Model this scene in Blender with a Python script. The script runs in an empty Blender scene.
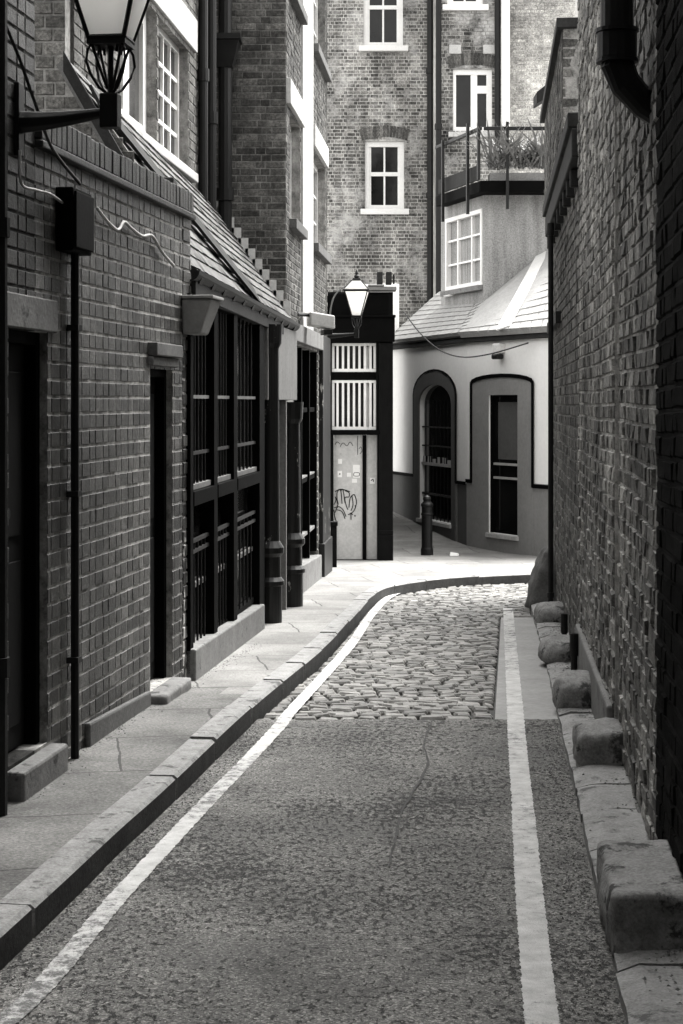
import bpy, bmesh, math, random
from mathutils import Vector, noise
random.seed(7)
R = math.radians
scene = bpy.context.scene
COL = scene.collection
F, CX, HY, EYE = 1800.0, 341.5, 402.0, 1.6

# ------------------------------------------------------------------ terrain
def g(Y):
    if Y < 8: return 0.0
    if Y < 10: return -0.033 * (Y - 8) ** 2 / 4
    if Y < 23.5: return -0.033 * (Y - 9)
    b = -0.033 * 14.5
    if Y < 25: return b + 0.02 * (Y - 23.5) ** 2
    if Y < 30: return b + 0.045 + 0.08 * (Y - 25)
    return b + 0.445
def ground_px(px, py, dz=0.0):
    lo, hi = 2.0, 26.0
    for _ in range(50):
        m = (lo + hi) / 2
        if EYE - (py - HY) / F * m > g(m) + dz: lo = m
        else: hi = m
    return ((px - CX) / F * lo, lo)

# ------------------------------------------------------------------ mesh builder
class MB:
    def __init__(s): s.v = []; s.f = []; s.m = []
    def add(s, vs, fs, mi=0):
        b = len(s.v); s.v.extend([tuple(p) for p in vs])
        for f in fs: s.f.append(tuple(b + i for i in f)); s.m.append(mi)
    def hexa(s, p, mi=0):      # p: 4 bottom (ccw) + 4 top
        s.add(p, [(3,2,1,0),(4,5,6,7),(0,1,5,4),(1,2,6,5),(2,3,7,6),(3,0,4,7)], mi)
    def box(s, x0,x1,y0,y1,z0,z1, mi=0):
        s.hexa([(x0,y0,z0),(x1,y0,z0),(x1,y1,z0),(x0,y1,z0),(x0,y0,z1),(x1,y0,z1),(x1,y1,z1),(x0,y1,z1)], mi)
    def tube(s, pts, r, n=8, mi=0, cap=True):
        pts = [Vector(p) for p in pts]; rings = []
        rr = r if isinstance(r, (list, tuple)) else [r] * len(pts)
        up = Vector((0.123, 0.2, 1)).normalized()
        for i, p in enumerate(pts):
            t = (pts[min(i+1, len(pts)-1)] - pts[max(i-1, 0)]).normalized()
            a = t.cross(up)
            if a.length < 1e-3: a = t.cross(Vector((1, 0, 0)))
            a.normalize(); b = t.cross(a)
            rings.append([p + (a * math.cos(2*math.pi*k/n) + b * math.sin(2*math.pi*k/n)) * rr[i] for k in range(n)])
        vs = [q for ring in rings for q in ring]; fs = []
        for i in range(len(pts)-1):
            for k in range(n):
                k2 = (k+1) % n
                fs.append((i*n+k, i*n+k2, (i+1)*n+k2, (i+1)*n+k))
        if cap:
            fs.append(tuple(range(n))[::-1]); fs.append(tuple((len(pts)-1)*n + k for k in range(n)))
        s.add(vs, fs, mi)
    def lathe(s, x, y, prof, n=24, mi=0, rot=0.0):
        vs = []; fs = []
        for r, z in prof:
            for k in range(n):
                a = 2*math.pi*k/n + rot
                vs.append((x + r*math.cos(a), y + r*math.sin(a), z))
        for i in range(len(prof)-1):
            for k in range(n):
                k2 = (k+1) % n
                fs.append((i*n+k, i*n+k2, (i+1)*n+k2, (i+1)*n+k))
        fs.append(tuple(range(n))[::-1]); fs.append(tuple((len(prof)-1)*n + k for k in range(n)))
        s.add(vs, fs, mi)
    def prism(s, poly, off, mi=0):     # poly: 3D points, extruded by vector off
        n = len(poly); off = Vector(off)
        vs = [Vector(p) for p in poly] + [Vector(p) + off for p in poly]
        fs = [tuple(range(n))[::-1], tuple(range(n, 2*n))] + [(i, (i+1) % n, n+(i+1) % n, n+i) for i in range(n)]
        s.add(vs, fs, mi)

class Frame:     # vertical wall plane seen from the street; s to the right, d outwards, z up
    def __init__(f, p0, p1):
        f.o = Vector((p0[0], p0[1])); d = Vector((p1[0]-p0[0], p1[1]-p0[1])); f.L = d.length
        f.d = d.normalized(); f.n = Vector((f.d.y, -f.d.x))
    def w(f, s, d, z):
        p = f.o + f.d * s + f.n * d
        return Vector((p.x, p.y, z))
    def s_px(f, px, d=0.0):
        k = (px - CX) / F; o = f.o + f.n * d
        return (k * o.y - o.x) / (f.d.x - k * f.d.y)
    def px(f, px, py, d=0.0):
        s = f.s_px(px, d); Y = (f.o + f.d * s + f.n * d).y
        return s, EYE + (HY - py) / F * Y
    def s_Y(f, Y): return (Y - f.o.y) / f.d.y
    def Y(f, s): return f.o.y + f.d.y * s
    def box(f, mb, s0,s1,d0,d1,z0,z1, mi=0, sh=None):
        # sh: optional z offset at the s1 end
        h = sh or 0.0
        mb.hexa([f.w(s0,d1,z0),f.w(s1,d1,z0+h),f.w(s1,d0,z0+h),f.w(s0,d0,z0),f.w(s0,d1,z1),f.w(s1,d1,z1+h),f.w(s1,d0,z1+h),f.w(s0,d0,z1)], mi)
    def quad(f, mb, s0,s1,d,z0,z1, mi=0):
        mb.add([f.w(s0,d,z0),f.w(s1,d,z0),f.w(s1,d,z1),f.w(s0,d,z1)], [(0,1,2,3)], mi)

def slab(mb, f, s0, s1, z0, z1, holes=(), thick=0.25, mi=0, d=0.0):
    ss = sorted({s0, s1} | {min(max(h[k], s0), s1) for h in holes for k in (0, 1)})
    zs = sorted({z0, z1} | {min(max(h[k], z0), z1) for h in holes for k in (2, 3)})
    def filled(i, j):
        if i < 0 or j < 0 or i >= len(ss)-1 or j >= len(zs)-1: return False
        a, b = (ss[i]+ss[i+1])/2, (zs[j]+zs[j+1])/2
        return not any(h[0] < a < h[1] and h[2] < b < h[3] for h in holes)
    for i in range(len(ss)-1):
        for j in range(len(zs)-1):
            if not filled(i, j): continue
            a, b, c, e = ss[i], ss[i+1], zs[j], zs[j+1]; t = d - thick
            mb.add([f.w(a,d,c),f.w(b,d,c),f.w(b,d,e),f.w(a,d,e)], [(0,1,2,3)], mi)
            mb.add([f.w(a,t,c),f.w(b,t,c),f.w(b,t,e),f.w(a,t,e)], [(3,2,1,0)], mi)
            if not filled(i-1, j): mb.add([f.w(a,t,c),f.w(a,d,c),f.w(a,d,e),f.w(a,t,e)], [(0,1,2,3)], mi)
            if not filled(i+1, j): mb.add([f.w(b,d,c),f.w(b,t,c),f.w(b,t,e),f.w(b,d,e)], [(0,1,2,3)], mi)
            if not filled(i, j-1): mb.add([f.w(a,t,c),f.w(b,t,c),f.w(b,d,c),f.w(a,d,c)], [(0,1,2,3)], mi)
            if not filled(i, j+1): mb.add([f.w(a,d,e),f.w(b,d,e),f.w(b,t,e),f.w(a,t,e)], [(0,1,2,3)], mi)

def brick_face(mb, f, a, b, c, e, d0, out, bev, jit, mi):
    r = lambda k=1.0: random.uniform(-jit, jit) * k
    o = out + r(1.2)
    back = [(a,c),(b,c),(b,e),(a,e)]
    fr = [(a+bev+r(.5),c+bev+r(.5)),(b-bev+r(.5),c+bev+r(.5)),(b-bev+r(.5),e-bev+r(.5)),(a+bev+r(.5),e-bev+r(.5))]
    vs = [f.w(s, d0, z) for s, z in back] + [f.w(s, o + r(.8), z) for s, z in fr]
    mb.add(vs, [(4,5,6,7),(0,1,5,4),(1,2,6,5),(2,3,7,6),(3,0,4,7)], mi)

def bricks(mb, f, s0, s1, z0, z1, holes=(), clip=None, d=0.0, mi=1, out=0.006, jit=0.0022, course=0.075, length=0.225, joint=0.011, bev=0.004, zoff=0.0, wob=0.0, ratio=.5):
    k0 = int(math.floor((z0 - zoff) / course)); k1 = int(math.ceil((z1 - zoff) / course))
    for k in range(k0, k1):
        c = max(zoff + k*course + joint/2, z0); e = min(zoff + (k+1)*course - joint/2, z1)
        if e - c < 0.02: continue
        s = s0 - ((k % 2) * length * 0.75 + random.uniform(0, .02)); head = bool(k % 2)
        while s < s1:
            w = length*ratio if head else length
            head = not head
            a, b = max(s + joint/2, s0), min(s + w - joint/2 + random.uniform(-.003,.003), s1); s += w
            if b - a < 0.02: continue
            segs = [(a, b)]
            for h in holes:
                if h[2] < (c+e)/2 < h[3]:
                    ns = []
                    for p, q in segs:
                        if q <= h[0] or p >= h[1]: ns.append((p, q)); continue
                        if p < h[0]: ns.append((p, h[0]))
                        if q > h[1]: ns.append((h[1], q))
                    segs = ns
            for p, q in segs:
                if q - p < 0.02: continue
                if clip and not clip((p+q)/2, (c+e)/2): continue
                dz = wob * math.sin(p*2.1 + k*.05) if wob else 0
                brick_face(mb, f, p, q, c+dz, e+dz, d, d + out, bev, jit, mi)

def roof_slates(mb, A, B, C, D, rows, cols, th=0.008, mi=0, jit=0.004):
    """A,B eave (near, far); D,C ridge above A,B. Overlapping slates on a bilinear patch."""
    A, B, C, D = map(Vector, (A, B, C, D))
    n = (B - A).cross(D - A).normalized()
    P = lambda u, v: (A*(1-u) + B*u)*(1-v) + (D*(1-u) + C*u)*v
    for r in range(rows):
        v0, v1 = r/rows, min((r+1.25)/rows, 1.0)
        for c in range(-1, cols):
            u0 = (c + (.5 if r % 2 else 0))/cols; u1 = u0 + .94/cols
            u0, u1 = max(u0, 0), min(u1, 1)
            if u1 - u0 < .2/cols: continue
            j = lambda: n*random.uniform(-jit, jit)*.5
            lo = n*(th*2.2); hi = n*(th*.9)
            a, b, c2, d2 = P(u0,v0)+lo+j(), P(u1,v0)+lo+j(), P(u1,v1)+hi, P(u0,v1)+hi
            ab, bb = P(u0,v0)+n*th*.2, P(u1,v0)+n*th*.2
            mb.add([a,b,c2,d2,ab,bb], [(0,1,2,3),(4,5,1,0)], mi)
    mb.add([A - n*.002, B - n*.002, C - n*.002, D - n*.002, A - n*.06, B - n*.06, C - n*.06, D - n*.06],
           [(0,1,2,3),(7,6,5,4),(0,4,5,1),(1,5,6,2),(2,6,7,3),(3,7,4,0)], mi)

def catmull(pts, n=8):
    out = []; P = [pts[0]] + list(pts) + [pts[-1]]
    for i in range(1, len(P)-2):
        for k in range(n):
            t = k/n; p0, p1, p2, p3 = P[i-1], P[i], P[i+1], P[i+2]
            out.append(tuple(0.5*((2*p1[j]) + (-p0[j]+p2[j])*t + (2*p0[j]-5*p1[j]+4*p2[j]-p3[j])*t*t + (-p0[j]+3*p1[j]-3*p2[j]+p3[j])*t**3) for j in range(len(p1))))
    out.append(tuple(pts[-1])); return out

# ------------------------------------------------------------------ materials
def grey(v): return (v*1.008, v, v*0.982, 1)
class NT:
    def __init__(s, name):
        s.m = bpy.data.materials.new(name); s.m.use_nodes = True; s.t = s.m.node_tree; s.t.nodes.clear()
        s.out = s.n('ShaderNodeOutputMaterial'); s.b = s.n('ShaderNodeBsdfPrincipled'); s.l(s.b.outputs[0], s.out.inputs[0])
        s.tc = s.n('ShaderNodeTexCoord')
    def n(s, k, **kw):
        x = s.t.nodes.new(k)
        for a, b in kw.items(): setattr(x, a, b)
        return x
    def l(s, a, b): s.t.links.new(a, b)
    def noise(s, scale, detail=5, rough=.6, vec=None, stretch=None):
        x = s.n('ShaderNodeTexNoise'); x.inputs['Scale'].default_value = scale; x.inputs['Detail'].default_value = detail; x.inputs['Roughness'].default_value = rough
        v = vec or s.tc.outputs['Object']
        if stretch:
            mp = s.n('ShaderNodeMapping'); mp.inputs['Scale'].default_value = stretch; s.l(v, mp.inputs[0]); v = mp.outputs[0]
        s.l(v, x.inputs['Vector']); return x.outputs['Fac']
    def ramp(s, fac, stops):
        x = s.n('ShaderNodeValToRGB'); e = x.color_ramp.elements
        while len(e) < len(stops): e.new(.5)
        for i, (p, v) in enumerate(stops): e[i].position = p; e[i].color = grey(v)
        s.l(fac, x.inputs[0]); return x.outputs[0]
    def mix(s, fac, a, b, mode='MIX'):
        x = s.n('ShaderNodeMix', data_type='RGBA', blend_type=mode)
        for sock, val in ((x.inputs[0], fac), (x.inputs[6], a), (x.inputs[7], b)):
            if hasattr(val, 'is_linked'): s.l(val, sock)
            else: sock.default_value = val
        return x.outputs[2]
    def bump(s, h, strength=.5, dist=.01, nrm=None):
        x = s.n('ShaderNodeBump'); x.inputs['Strength'].default_value = strength; x.inputs['Distance'].default_value = dist
        s.l(h, x.inputs['Height'])
        if nrm: s.l(nrm, x.inputs['Normal'])
        return x.outputs[0]
    def fin(s, col, rough=.8, nrm=None, spec=.3, metal=0):
        if hasattr(col, 'is_linked'): s.l(col, s.b.inputs['Base Color'])
        else: s.b.inputs['Base Color'].default_value = col
        if hasattr(rough, 'is_linked'): s.l(rough, s.b.inputs['Roughness'])
        else: s.b.inputs['Roughness'].default_value = rough
        s.b.inputs['Specular IOR Level'].default_value = spec; s.b.inputs['Metallic'].default_value = metal
        if nrm: s.l(nrm, s.b.inputs['Normal'])
        return s.m

def m_plain(name, lo, hi, scale=6, rough=.7, bump=.3, bscale=60, spec=.3, stretch=None, blotch=None):
    t = NT(name)
    c = t.ramp(t.noise(scale, 6, .65, stretch=stretch), [(.32, lo), (.68, hi)])
    c = t.mix(.55, c, t.ramp(t.noise(scale*9, 4, .7), [(.3, lo), (.7, hi)]))
    if blotch:
        c = t.mix(t.ramp(t.noise(blotch[0], 7, .7, stretch=blotch[3] if len(blotch) > 3 else None), [(blotch[1], 0), (blotch[1]+.06, 1)]), c, grey(blotch[2]))
    return t.fin(c, rough, t.bump(t.noise(bscale, 5, .65), bump, .004), spec)

def m_brick(name, lo, hi, soot=.35, contrast=1.0, spec=.25, rough=.8, wash=None, spread=1.0):
    t = NT(name)
    geo = t.n('ShaderNodeNewGeometry')
    m_ = (lo+hi)/2; S = lambda v: m_ + (v-m_)*spread
    base = t.ramp(geo.outputs['Random Per Island'], [(0, max(.004, S(lo*.4))), (.18, S(lo)), (.6, m_), (.85, S(hi)), (1, S(hi*1.5))])
    blot = t.ramp(t.noise(5.5, 7, .75), [(.3, lo*.5), (.5, m_), (.7, hi*1.3)])
    c = t.mix(.45, base, blot)
    c = t.mix(1.0, c, t.ramp(t.noise(42, 7, .8), [(.32, .2), (.5, .85), (.68, 1.9)]), 'MULTIPLY')
    c = t.mix(1.0, c, t.ramp(t.noise(1.2, 7, .66, stretch=(1, 1, .4)), [(.36, 1-soot), (.6, 1.12)]), 'MULTIPLY')
    if wash:     # pale lime bloom in patches
        c = t.mix(t.ramp(t.noise(wash[0], 9, .8), [(wash[1], 0), (wash[1]+.12, .65)]), c, grey(wash[2]))
    nb = t.bump(t.noise(22, 7, .72), .7, .014)
    nb = t.bump(t.noise(95, 5, .75), .8, .006, nb)
    return t.fin(c, rough, nb, spec)

def m_mortar(name, lo, hi):
    t = NT(name)
    c = t.ramp(t.noise(11, 9, .8), [(.34, lo*.6), (.52, (lo+hi)/2), (.68, hi)])
    c = t.mix(1.0, c, t.ramp(t.noise(1.2, 7, .66, stretch=(1, 1, .4)), [(.36, .3), (.6, 1.15)]), 'MULTIPLY')
    nb = t.bump(t.noise(26, 6, .75), .6, .012)
    return t.fin(c, .92, t.bump(t.noise(130, 4, .7), .7, .005, nb), .1)

def m_peel(name, paint, under, th, scale=7, rough=.45, stretch=(1,1,.35)):
    t = NT(name)
    f = t.ramp(t.noise(scale, 8, .7, stretch=stretch), [(th, 0), (th+.025, 1)])
    c = t.mix(f, grey(paint), grey(under))
    c = t.mix(1.0, c, t.ramp(t.noise(30, 5, .7), [(.3, .6), (.7, 1.2)]), 'MULTIPLY')
    return t.fin(c, rough, t.bump(f, .6, .003), .4)

def m_glass(name, v=.008, rough=.06):
    t = NT(name)
    return t.fin(t.ramp(t.noise(3, 3), [(.3, v*.5), (.7, v*1.6)]), rough, t.bump(t.noise(2.2, 2), .08, .02), .22)

M = {}
M['brick_soot'] = m_brick('soot_brick', .012, .05, .7, rough=.45, spec=.4)
M['mortar_s'] = m_mortar('sooty_mortar', .025, .11)
M['brick_warm'] = m_brick('wall_brick', .018, .135, .8, rough=.38, spec=.6, spread=1.1)
M['mortar_d'] = m_mortar('dark_mortar', .2, .66)
M['brick_r'] = m_brick('grazed_brick', .05, .4, .72, spec=.35, rough=.7, wash=(4, .64, .3))
M['mortar_r'] = m_mortar('pale_mortar', .25, .8)
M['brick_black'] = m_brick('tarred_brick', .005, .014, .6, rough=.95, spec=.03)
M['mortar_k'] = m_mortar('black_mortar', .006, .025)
M['brick_pier'] = m_brick('pier_brick', .04, .19, .5, spread=1.1)
M['mortar_p'] = m_mortar('pier_mortar', .16, .46)
M['brick_gable'] = m_brick('gable_brick', .1, .2, .4)
M['brick_far'] = m_brick('stock_brick', .05, .34, .8, spread=1.1, wash=(.9, .5, .62))
M['mortar_f'] = m_mortar('stock_mortar', .34, .75)
M['brick_far2'] = m_brick('pale_stock_brick', .3, .62, .45, spread=.7)
M['stone'] = m_plain('weathered_stone', .09, .24, 5, .85, .8, 45, blotch=(8, .6, .05))
M['stone_l'] = m_plain('pale_stone', .3, .56, 4, .8, .4, 50, blotch=(5, .62, .22))
M['stone_d'] = m_plain('dirty_stone', .06, .16, 6, .85, .7, 50)
M['guard'] = m_plain('worn_guard_stone', .07, .34, 10, .85, 1.0, 38, blotch=(7, .54, .04))
M['black'] = m_plain('black_paint', .0015, .004, 8, .7, .25, 40, .03)
M['black_w'] = m_plain('worn_black_paint', .002, .007, 12, .65, .4, 60, .06, blotch=(22, .72, .06))
M['iron'] = m_plain('cast_iron', .004, .011, 14, .5, .4, 70, .25)
M['door'] = m_plain('dark_door', .002, .004, 5, .7, .2, 30, .2, stretch=(1,1,.2))
M['door_grey'] = m_plain('grubby_grey_door', .36, .55, 3, .6, .25, 40, .3, blotch=(7, .66, .14))
M['white'] = m_plain('white_paint', .68, .84, 4, .55, .15, 50, .4)
M['white_d'] = m_plain('grubby_white_paint', .5, .8, 5, .6, .2, 50, .4, blotch=(8, .68, .25))
M['render_w'] = m_plain('white_render', .8, .92, 2.2, .8, .3, 70, .2, stretch=(1,1,.25), blotch=(3, .7, .5, (1,1,.3)))
M['render_g'] = m_plain('grey_render', .19, .27, 2.5, .8, .3, 60, .2)
M['render_gd'] = m_plain('dark_grey_render', .075, .11, 2.5, .8, .3, 60, .2)
M['stucco'] = m_plain('streaked_stucco', .08, .46, 6, .9, .5, 50, .15, stretch=(1,1,.12))
M['plaster'] = m_plain('bare_plaster', .1, .24, 4, .85, .4, 40, .2, stretch=(1,1,.3))
M['slate'] = m_plain('pale_slate', .2, .36, 3, .7, .4, 40, .3)
M['tile'] = m_plain('clay_tile', .06, .18, 9, .8, .6, 60, .25, blotch=(5, .6, .09))
M['lead'] = m_plain('lead_flashing', .5, .72, 4, .5, .3, 30, .4)
M['timber'] = m_plain('weathered_timber', .008, .03, 5, .8, .5, 40, .2, stretch=(1,1,.2))
M['glass'] = m_glass('dark_glass')
M['glass_s'] = m_glass('shop_glass', .012, .1); M['glass_s'].node_tree.nodes['Principled BSDF'].inputs['Specular IOR Level'].default_value = .6
M['glass_g'] = m_glass('grey_glass', .05, .12)
M['curtain'] = m_plain('net_curtain', .06, .5, 7, .9, .2, 30, .1, stretch=(2.5,2.5,.15))
M['peel'] = m_peel('peeling_black_paint', .006, .5, .63, 9)
M['peel_brick'] = m_peel('peeling_brown_paint', .03, .5, .53, 8)
M['cable'] = m_plain('pale_cable', .3, .5, 8, .6, .2)
M['cable_d'] = m_plain('dark_cable', .015, .03, 8, .6, .2)
M['leaf'] = m_plain('leaf', .08, .3, 14, .6, .2, spec=.3)
M['sticker'] = m_plain('paper_sticker', .65, .8, 8, .7, .1)
M['ink'] = m_plain('spray_ink', .008, .02, 8, .6, .1)
def mk_lantern_glass():
    t = NT('frosted_lantern_glass')
    tr = t.n('ShaderNodeBsdfTranslucent'); tr.inputs[0].default_value = grey(.88)
    t.fin(t.ramp(t.noise(7, 4), [(.3, .78), (.7, .92)]), .25, None, .4)
    mx = t.n('ShaderNodeMixShader'); mx.inputs[0].default_value = .85
    t.l(t.b.outputs[0], mx.inputs[1]); t.l(tr.outputs[0], mx.inputs[2]); t.l(mx.outputs[0], t.out.inputs[0])
    return t.m
M['lglass'] = mk_lantern_glass()
def mk_asphalt():
    t = NT('worn_asphalt')
    c = t.ramp(t.noise(1.7, 7, .7), [(.3, .065), (.7, .18)])
    vo = t.n('ShaderNodeTexVoronoi'); vo.inputs['Scale'].default_value = 165; vo.inputs['Randomness'].default_value = 1
    t.l(t.tc.outputs['Object'], vo.inputs['Vector'])
    sep = t.n('ShaderNodeSeparateColor'); t.l(vo.outputs['Color'], sep.inputs[0])
    c = t.mix(1.0, c, t.ramp(sep.outputs[0], [(0, .3), (.55, .85), (.85, 1.3), (1, 2.4)]), 'MULTIPLY')
    c = t.mix(1.0, c, t.ramp(t.noise(300, 2, .7), [(.3, .6), (.7, 1.3)]), 'MULTIPLY')
    pits = t.noise(34, 6, .78, stretch=(1.25, .75, 1)); area = t.noise(1.1, 4, .65)
    pa = t.n('ShaderNodeMath', operation='MULTIPLY_ADD'); t.l(area, pa.inputs[0]); pa.inputs[1].default_value = -.3; t.l(pits, pa.inputs[2])
    pm = t.ramp(pa.outputs[0], [(.255, 0), (.30, 1)])     # 0 inside a pit
    c = t.mix(pm, grey(.022), c)
    c = t.mix(t.ramp(t.noise(.7, 3, .5), [(.56, 0), (.6, .25)]), c, grey(.07))     # old patch repairs
    nb = t.bump(pm, .9, .014)
    nb = t.bump(vo.outputs['Distance'], -.8, .006, nb)
    nb = t.bump(t.noise(7, 5), .5, .012, nb)
    return t.fin(c, .78, nb, .35)
M['asphalt'] = mk_asphalt()
def mk_sett():
    t = NT('granite_sett')
    geo = t.n('ShaderNodeNewGeometry')
    c = t.ramp(geo.outputs['Random Per Island'], [(0, .12), (.5, .19), (1, .27)])
    c = t.mix(1.0, c, t.ramp(t.noise(45, 5, .75), [(.3, .6), (.7, 1.25)]), 'MULTIPLY')
    c = t.mix(1.0, c, t.ramp(t.noise(1.2, 5, .6), [(.35, .7), (.65, 1.1)]), 'MULTIPLY')
    return t.fin(c, .6, t.bump(t.noise(60, 5, .7), .6, .006), .4)
M['sett'] = mk_sett()
M['bed'] = m_plain('sett_joint_dirt', .05, .12, 12, .95, .8, 90, .05)
def mk_paving(nm, lo, hi, gc=1.35):
    t = NT(nm)
    c = t.ramp(t.noise(1.6, 7, .68), [(.3, lo), (.7, hi)])
    c = t.mix(1.0, c, t.ramp(t.noise(75, 4, .75), [(.3, .5), (.5, 1), (.75, gc)]), 'MULTIPLY')
    br = t.n('ShaderNodeTexBrick'); br.offset = .5
    for k, v in (('Scale', 1), ('Mortar Size', .006), ('Brick Width', .9), ('Row Height', .75), ('Bias', 0)): br.inputs[k].default_value = v
    mp = t.n('ShaderNodeMapping'); mp.inputs['Rotation'].default_value = (0, 0, R(-8)); mp.inputs['Location'].default_value = (.3, .1, 0)
    t.l(t.tc.outputs['Object'], mp.inputs[0])
    wob = t.n('ShaderNodeVectorMath', operation='ADD'); t.l(mp.outputs[0], wob.inputs[0])
    nz = t.n('ShaderNodeTexNoise'); nz.inputs['Scale'].default_value = 5; t.l(t.tc.outputs['Object'], nz.inputs['Vector'])
    sc = t.n('ShaderNodeVectorMath', operation='SCALE'); t.l(nz.outputs['Color'], sc.inputs[0]); sc.inputs['Scale'].default_value = .04
    t.l(sc.outputs[0], wob.inputs[1]); t.l(wob.outputs[0], br.inputs['Vector'])
    br.inputs['Color1'].default_value = (.85,.85,.85,1); br.inputs['Color2'].default_value = (1.1,1.1,1.1,1); br.inputs['Mortar'].default_value = (.3,.3,.3,1)
    c = t.mix(1.0, c, br.outputs['Color'], 'MULTIPLY')
    nb = t.bump(br.outputs['Fac'], -.6, .006); nb = t.bump(t.noise(110, 4, .7), .5, .004, nb)
    return t.fin(c, .8, nb, .3)
M['paving'] = mk_paving('worn_paving', .13, .28); M['paving_t'] = mk_paving('tarmac_paving', .05, .2, 1.9)
M['kerb'] = m_plain('granite_kerb', .1, .36, 11, .75, 1.0, 50, .3, blotch=(8, .57, .07))
M['concrete'] = m_plain('smooth_concrete', .2, .34, 3, .8, .4, 80, .25, blotch=(9, .66, .1))
M['kerb_face'] = m_plain('dark_kerb_face', .02, .07, 7, .9, .7, 60, .15)  # darker tone for the vertical road-side face of the kerb
def mk_line(near=0):
    t = NT('worn_road_paint')
    n1 = t.noise(20, 7, .78); n2 = t.noise(1.1, 3, .5); n3 = t.noise(150, 3, .8)
    mm = t.n('ShaderNodeMath', operation='MULTIPLY_ADD'); t.l(n2, mm.inputs[0]); mm.inputs[1].default_value = .6; t.l(n1, mm.inputs[2])
    m2 = t.n('ShaderNodeMath', operation='MULTIPLY_ADD'); t.l(n3, m2.inputs[0]); m2.inputs[1].default_value = .35; t.l(mm.outputs[0], m2.inputs[2])
    sx = t.n('ShaderNodeSeparateXYZ'); t.l(t.tc.outputs['Object'], sx.inputs[0])
    mr = t.n('ShaderNodeMapRange'); t.l(sx.outputs['Y'], mr.inputs[0])
    for k, v in ((1, 4.2), (2, 6.4), (3, near), (4, 0)): mr.inputs[k].default_value = v
    m3 = t.n('ShaderNodeMath', operation='SUBTRACT'); t.l(m2.outputs[0], m3.inputs[0]); t.l(mr.outputs[0], m3.inputs[1])
    f = t.ramp(m3.outputs[0], [(.78, 0), (.93, 1)])
    p = t.ramp(t.noise(12, 5, .7), [(.3, .36), (.7, .6)])
    return t.fin(t.mix(f, grey(.1), p), .75, t.bump(n3, .5, .004), .3)
M['line'] = mk_line(); M['line_worn'] = mk_line(.22)

# ------------------------------------------------------------------ objects
def mkobj(name, mb, mats, parent=None, loc=(0,0,0), bevel=0, smooth=False):
    if not isinstance(mats, (list, tuple)): mats = [mats]
    me = bpy.data.meshes.new(name)
    L = Vector(loc)
    me.from_pydata([tuple(Vector(v) - L) for v in mb.v], [], mb.f)
    for mt in mats: me.materials.append(mt)
    me.polygons.foreach_set('material_index', mb.m)
    if smooth:
        me.polygons.foreach_set('use_smooth', [True]*len(mb.f))
    me.update()
    o = bpy.data.objects.new(name, me); COL.objects.link(o)
    if parent is not None: o.parent = parent
    else: o.location = L
    if bevel:
        b = o.modifiers.new('bevel', 'BEVEL'); b.width = bevel; b.segments = 2; b.limit_method = 'ANGLE'; b.angle_limit = R(40)
    return o
def tag(o, label, cat, group=None):
    o['label'] = label; o['category'] = cat
    if group: o['group'] = group
    return o
def thing(name, label, cat, loc, group=None):
    o = bpy.data.objects.new(name, None); o.empty_display_size = .2; COL.objects.link(o); o.location = loc
    return tag(o, label, cat, group)
def root_of(o):
    while o.parent: o = o.parent
    return o
def part(name, mb, mats, parent, bevel=0, smooth=False, label=None):
    o = mkobj(name, mb, mats, parent, root_of(parent).location, bevel, smooth)
    if label: o['label'] = label
    return o
def solo(name, mb, mats, label, cat, group=None, bevel=0, smooth=False):
    xs = [v[0] for v in mb.v]; ys = [v[1] for v in mb.v]; zs = [v[2] for v in mb.v]
    return tag(mkobj(name, mb, mats, None, ((min(xs)+max(xs))/2, (min(ys)+max(ys))/2, min(zs)), bevel, smooth), label, cat, group)
def struct(name, mb, mats, bevel=0, smooth=False):
    o = mkobj(name, mb, mats, None, (0,0,0), bevel, smooth); o['kind'] = 'structure'; return o

# ================================================================== GROUND
def sheet(mb, x0, x1, y0, y1, dx, dy, dz, mi=0):
    nx = max(1, round((x1-x0)/dx)); ny = max(1, round((y1-y0)/dy))
    vs = []; fs = []
    for j in range(ny+1):
        y = y0 + (y1-y0)*j/ny
        for i in range(nx+1): vs.append((x0 + (x1-x0)*i/nx, y, g(y)+dz))
    for j in range(ny):
        for i in range(nx):
            a = j*(nx+1)+i; fs.append((a, a+1, a+nx+2, a+nx+1))
    mb.add(vs, fs, mi)
mb = MB(); sheet(mb, -60, 60, -30, 90, 6, .5, -.06); struct('ground', mb, M['concrete'])
mb = MB(); sheet(mb, -2.5, 2.2, -7, 9.1, .4, .3, 0); n = 90; vs = []; fs = []
for i in range(n+1):
    x = -.5 + 1.75*i/n; e = 9.14 + .05*noise.noise(Vector((x*3, 0, 0))) + .04*noise.noise(Vector((x*14, 3, 0))) + random.uniform(-.012, .012)
    vs += [(x, 8.9, g(8.9)+.0015), (x, e-.04, g(e-.04)+.006), (x, e, g(e)-.004)]
for i in range(n):
    for k in (0, 1): fs.append((3*i+k, 3*i+3+k, 3*i+4+k, 3*i+1+k))
mb.add(vs, fs); struct('road', mb, M['asphalt'])

kerb_pts = [(-2.35,-5),(-1.66,0),(-.96,5.06),(-.79,6.34),(-.63,7.5),(-.149,11.4),(.09,14),(.27,16.1),(.52,17.5),(1.12,18.6),(2.03,19.35),(3.5,19.85),(6,20.1),(10,20.2)]
KERB = catmull(kerb_pts, 16)
def kerb_x(Y):
    for a, b in zip(KERB, KERB[1:]):
        if a[1] <= Y <= b[1]: return a[0] + (b[0]-a[0])*(Y-a[1])/max(b[1]-a[1], 1e-6)
    return KERB[0][0] if Y < KERB[0][1] else 99
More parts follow.
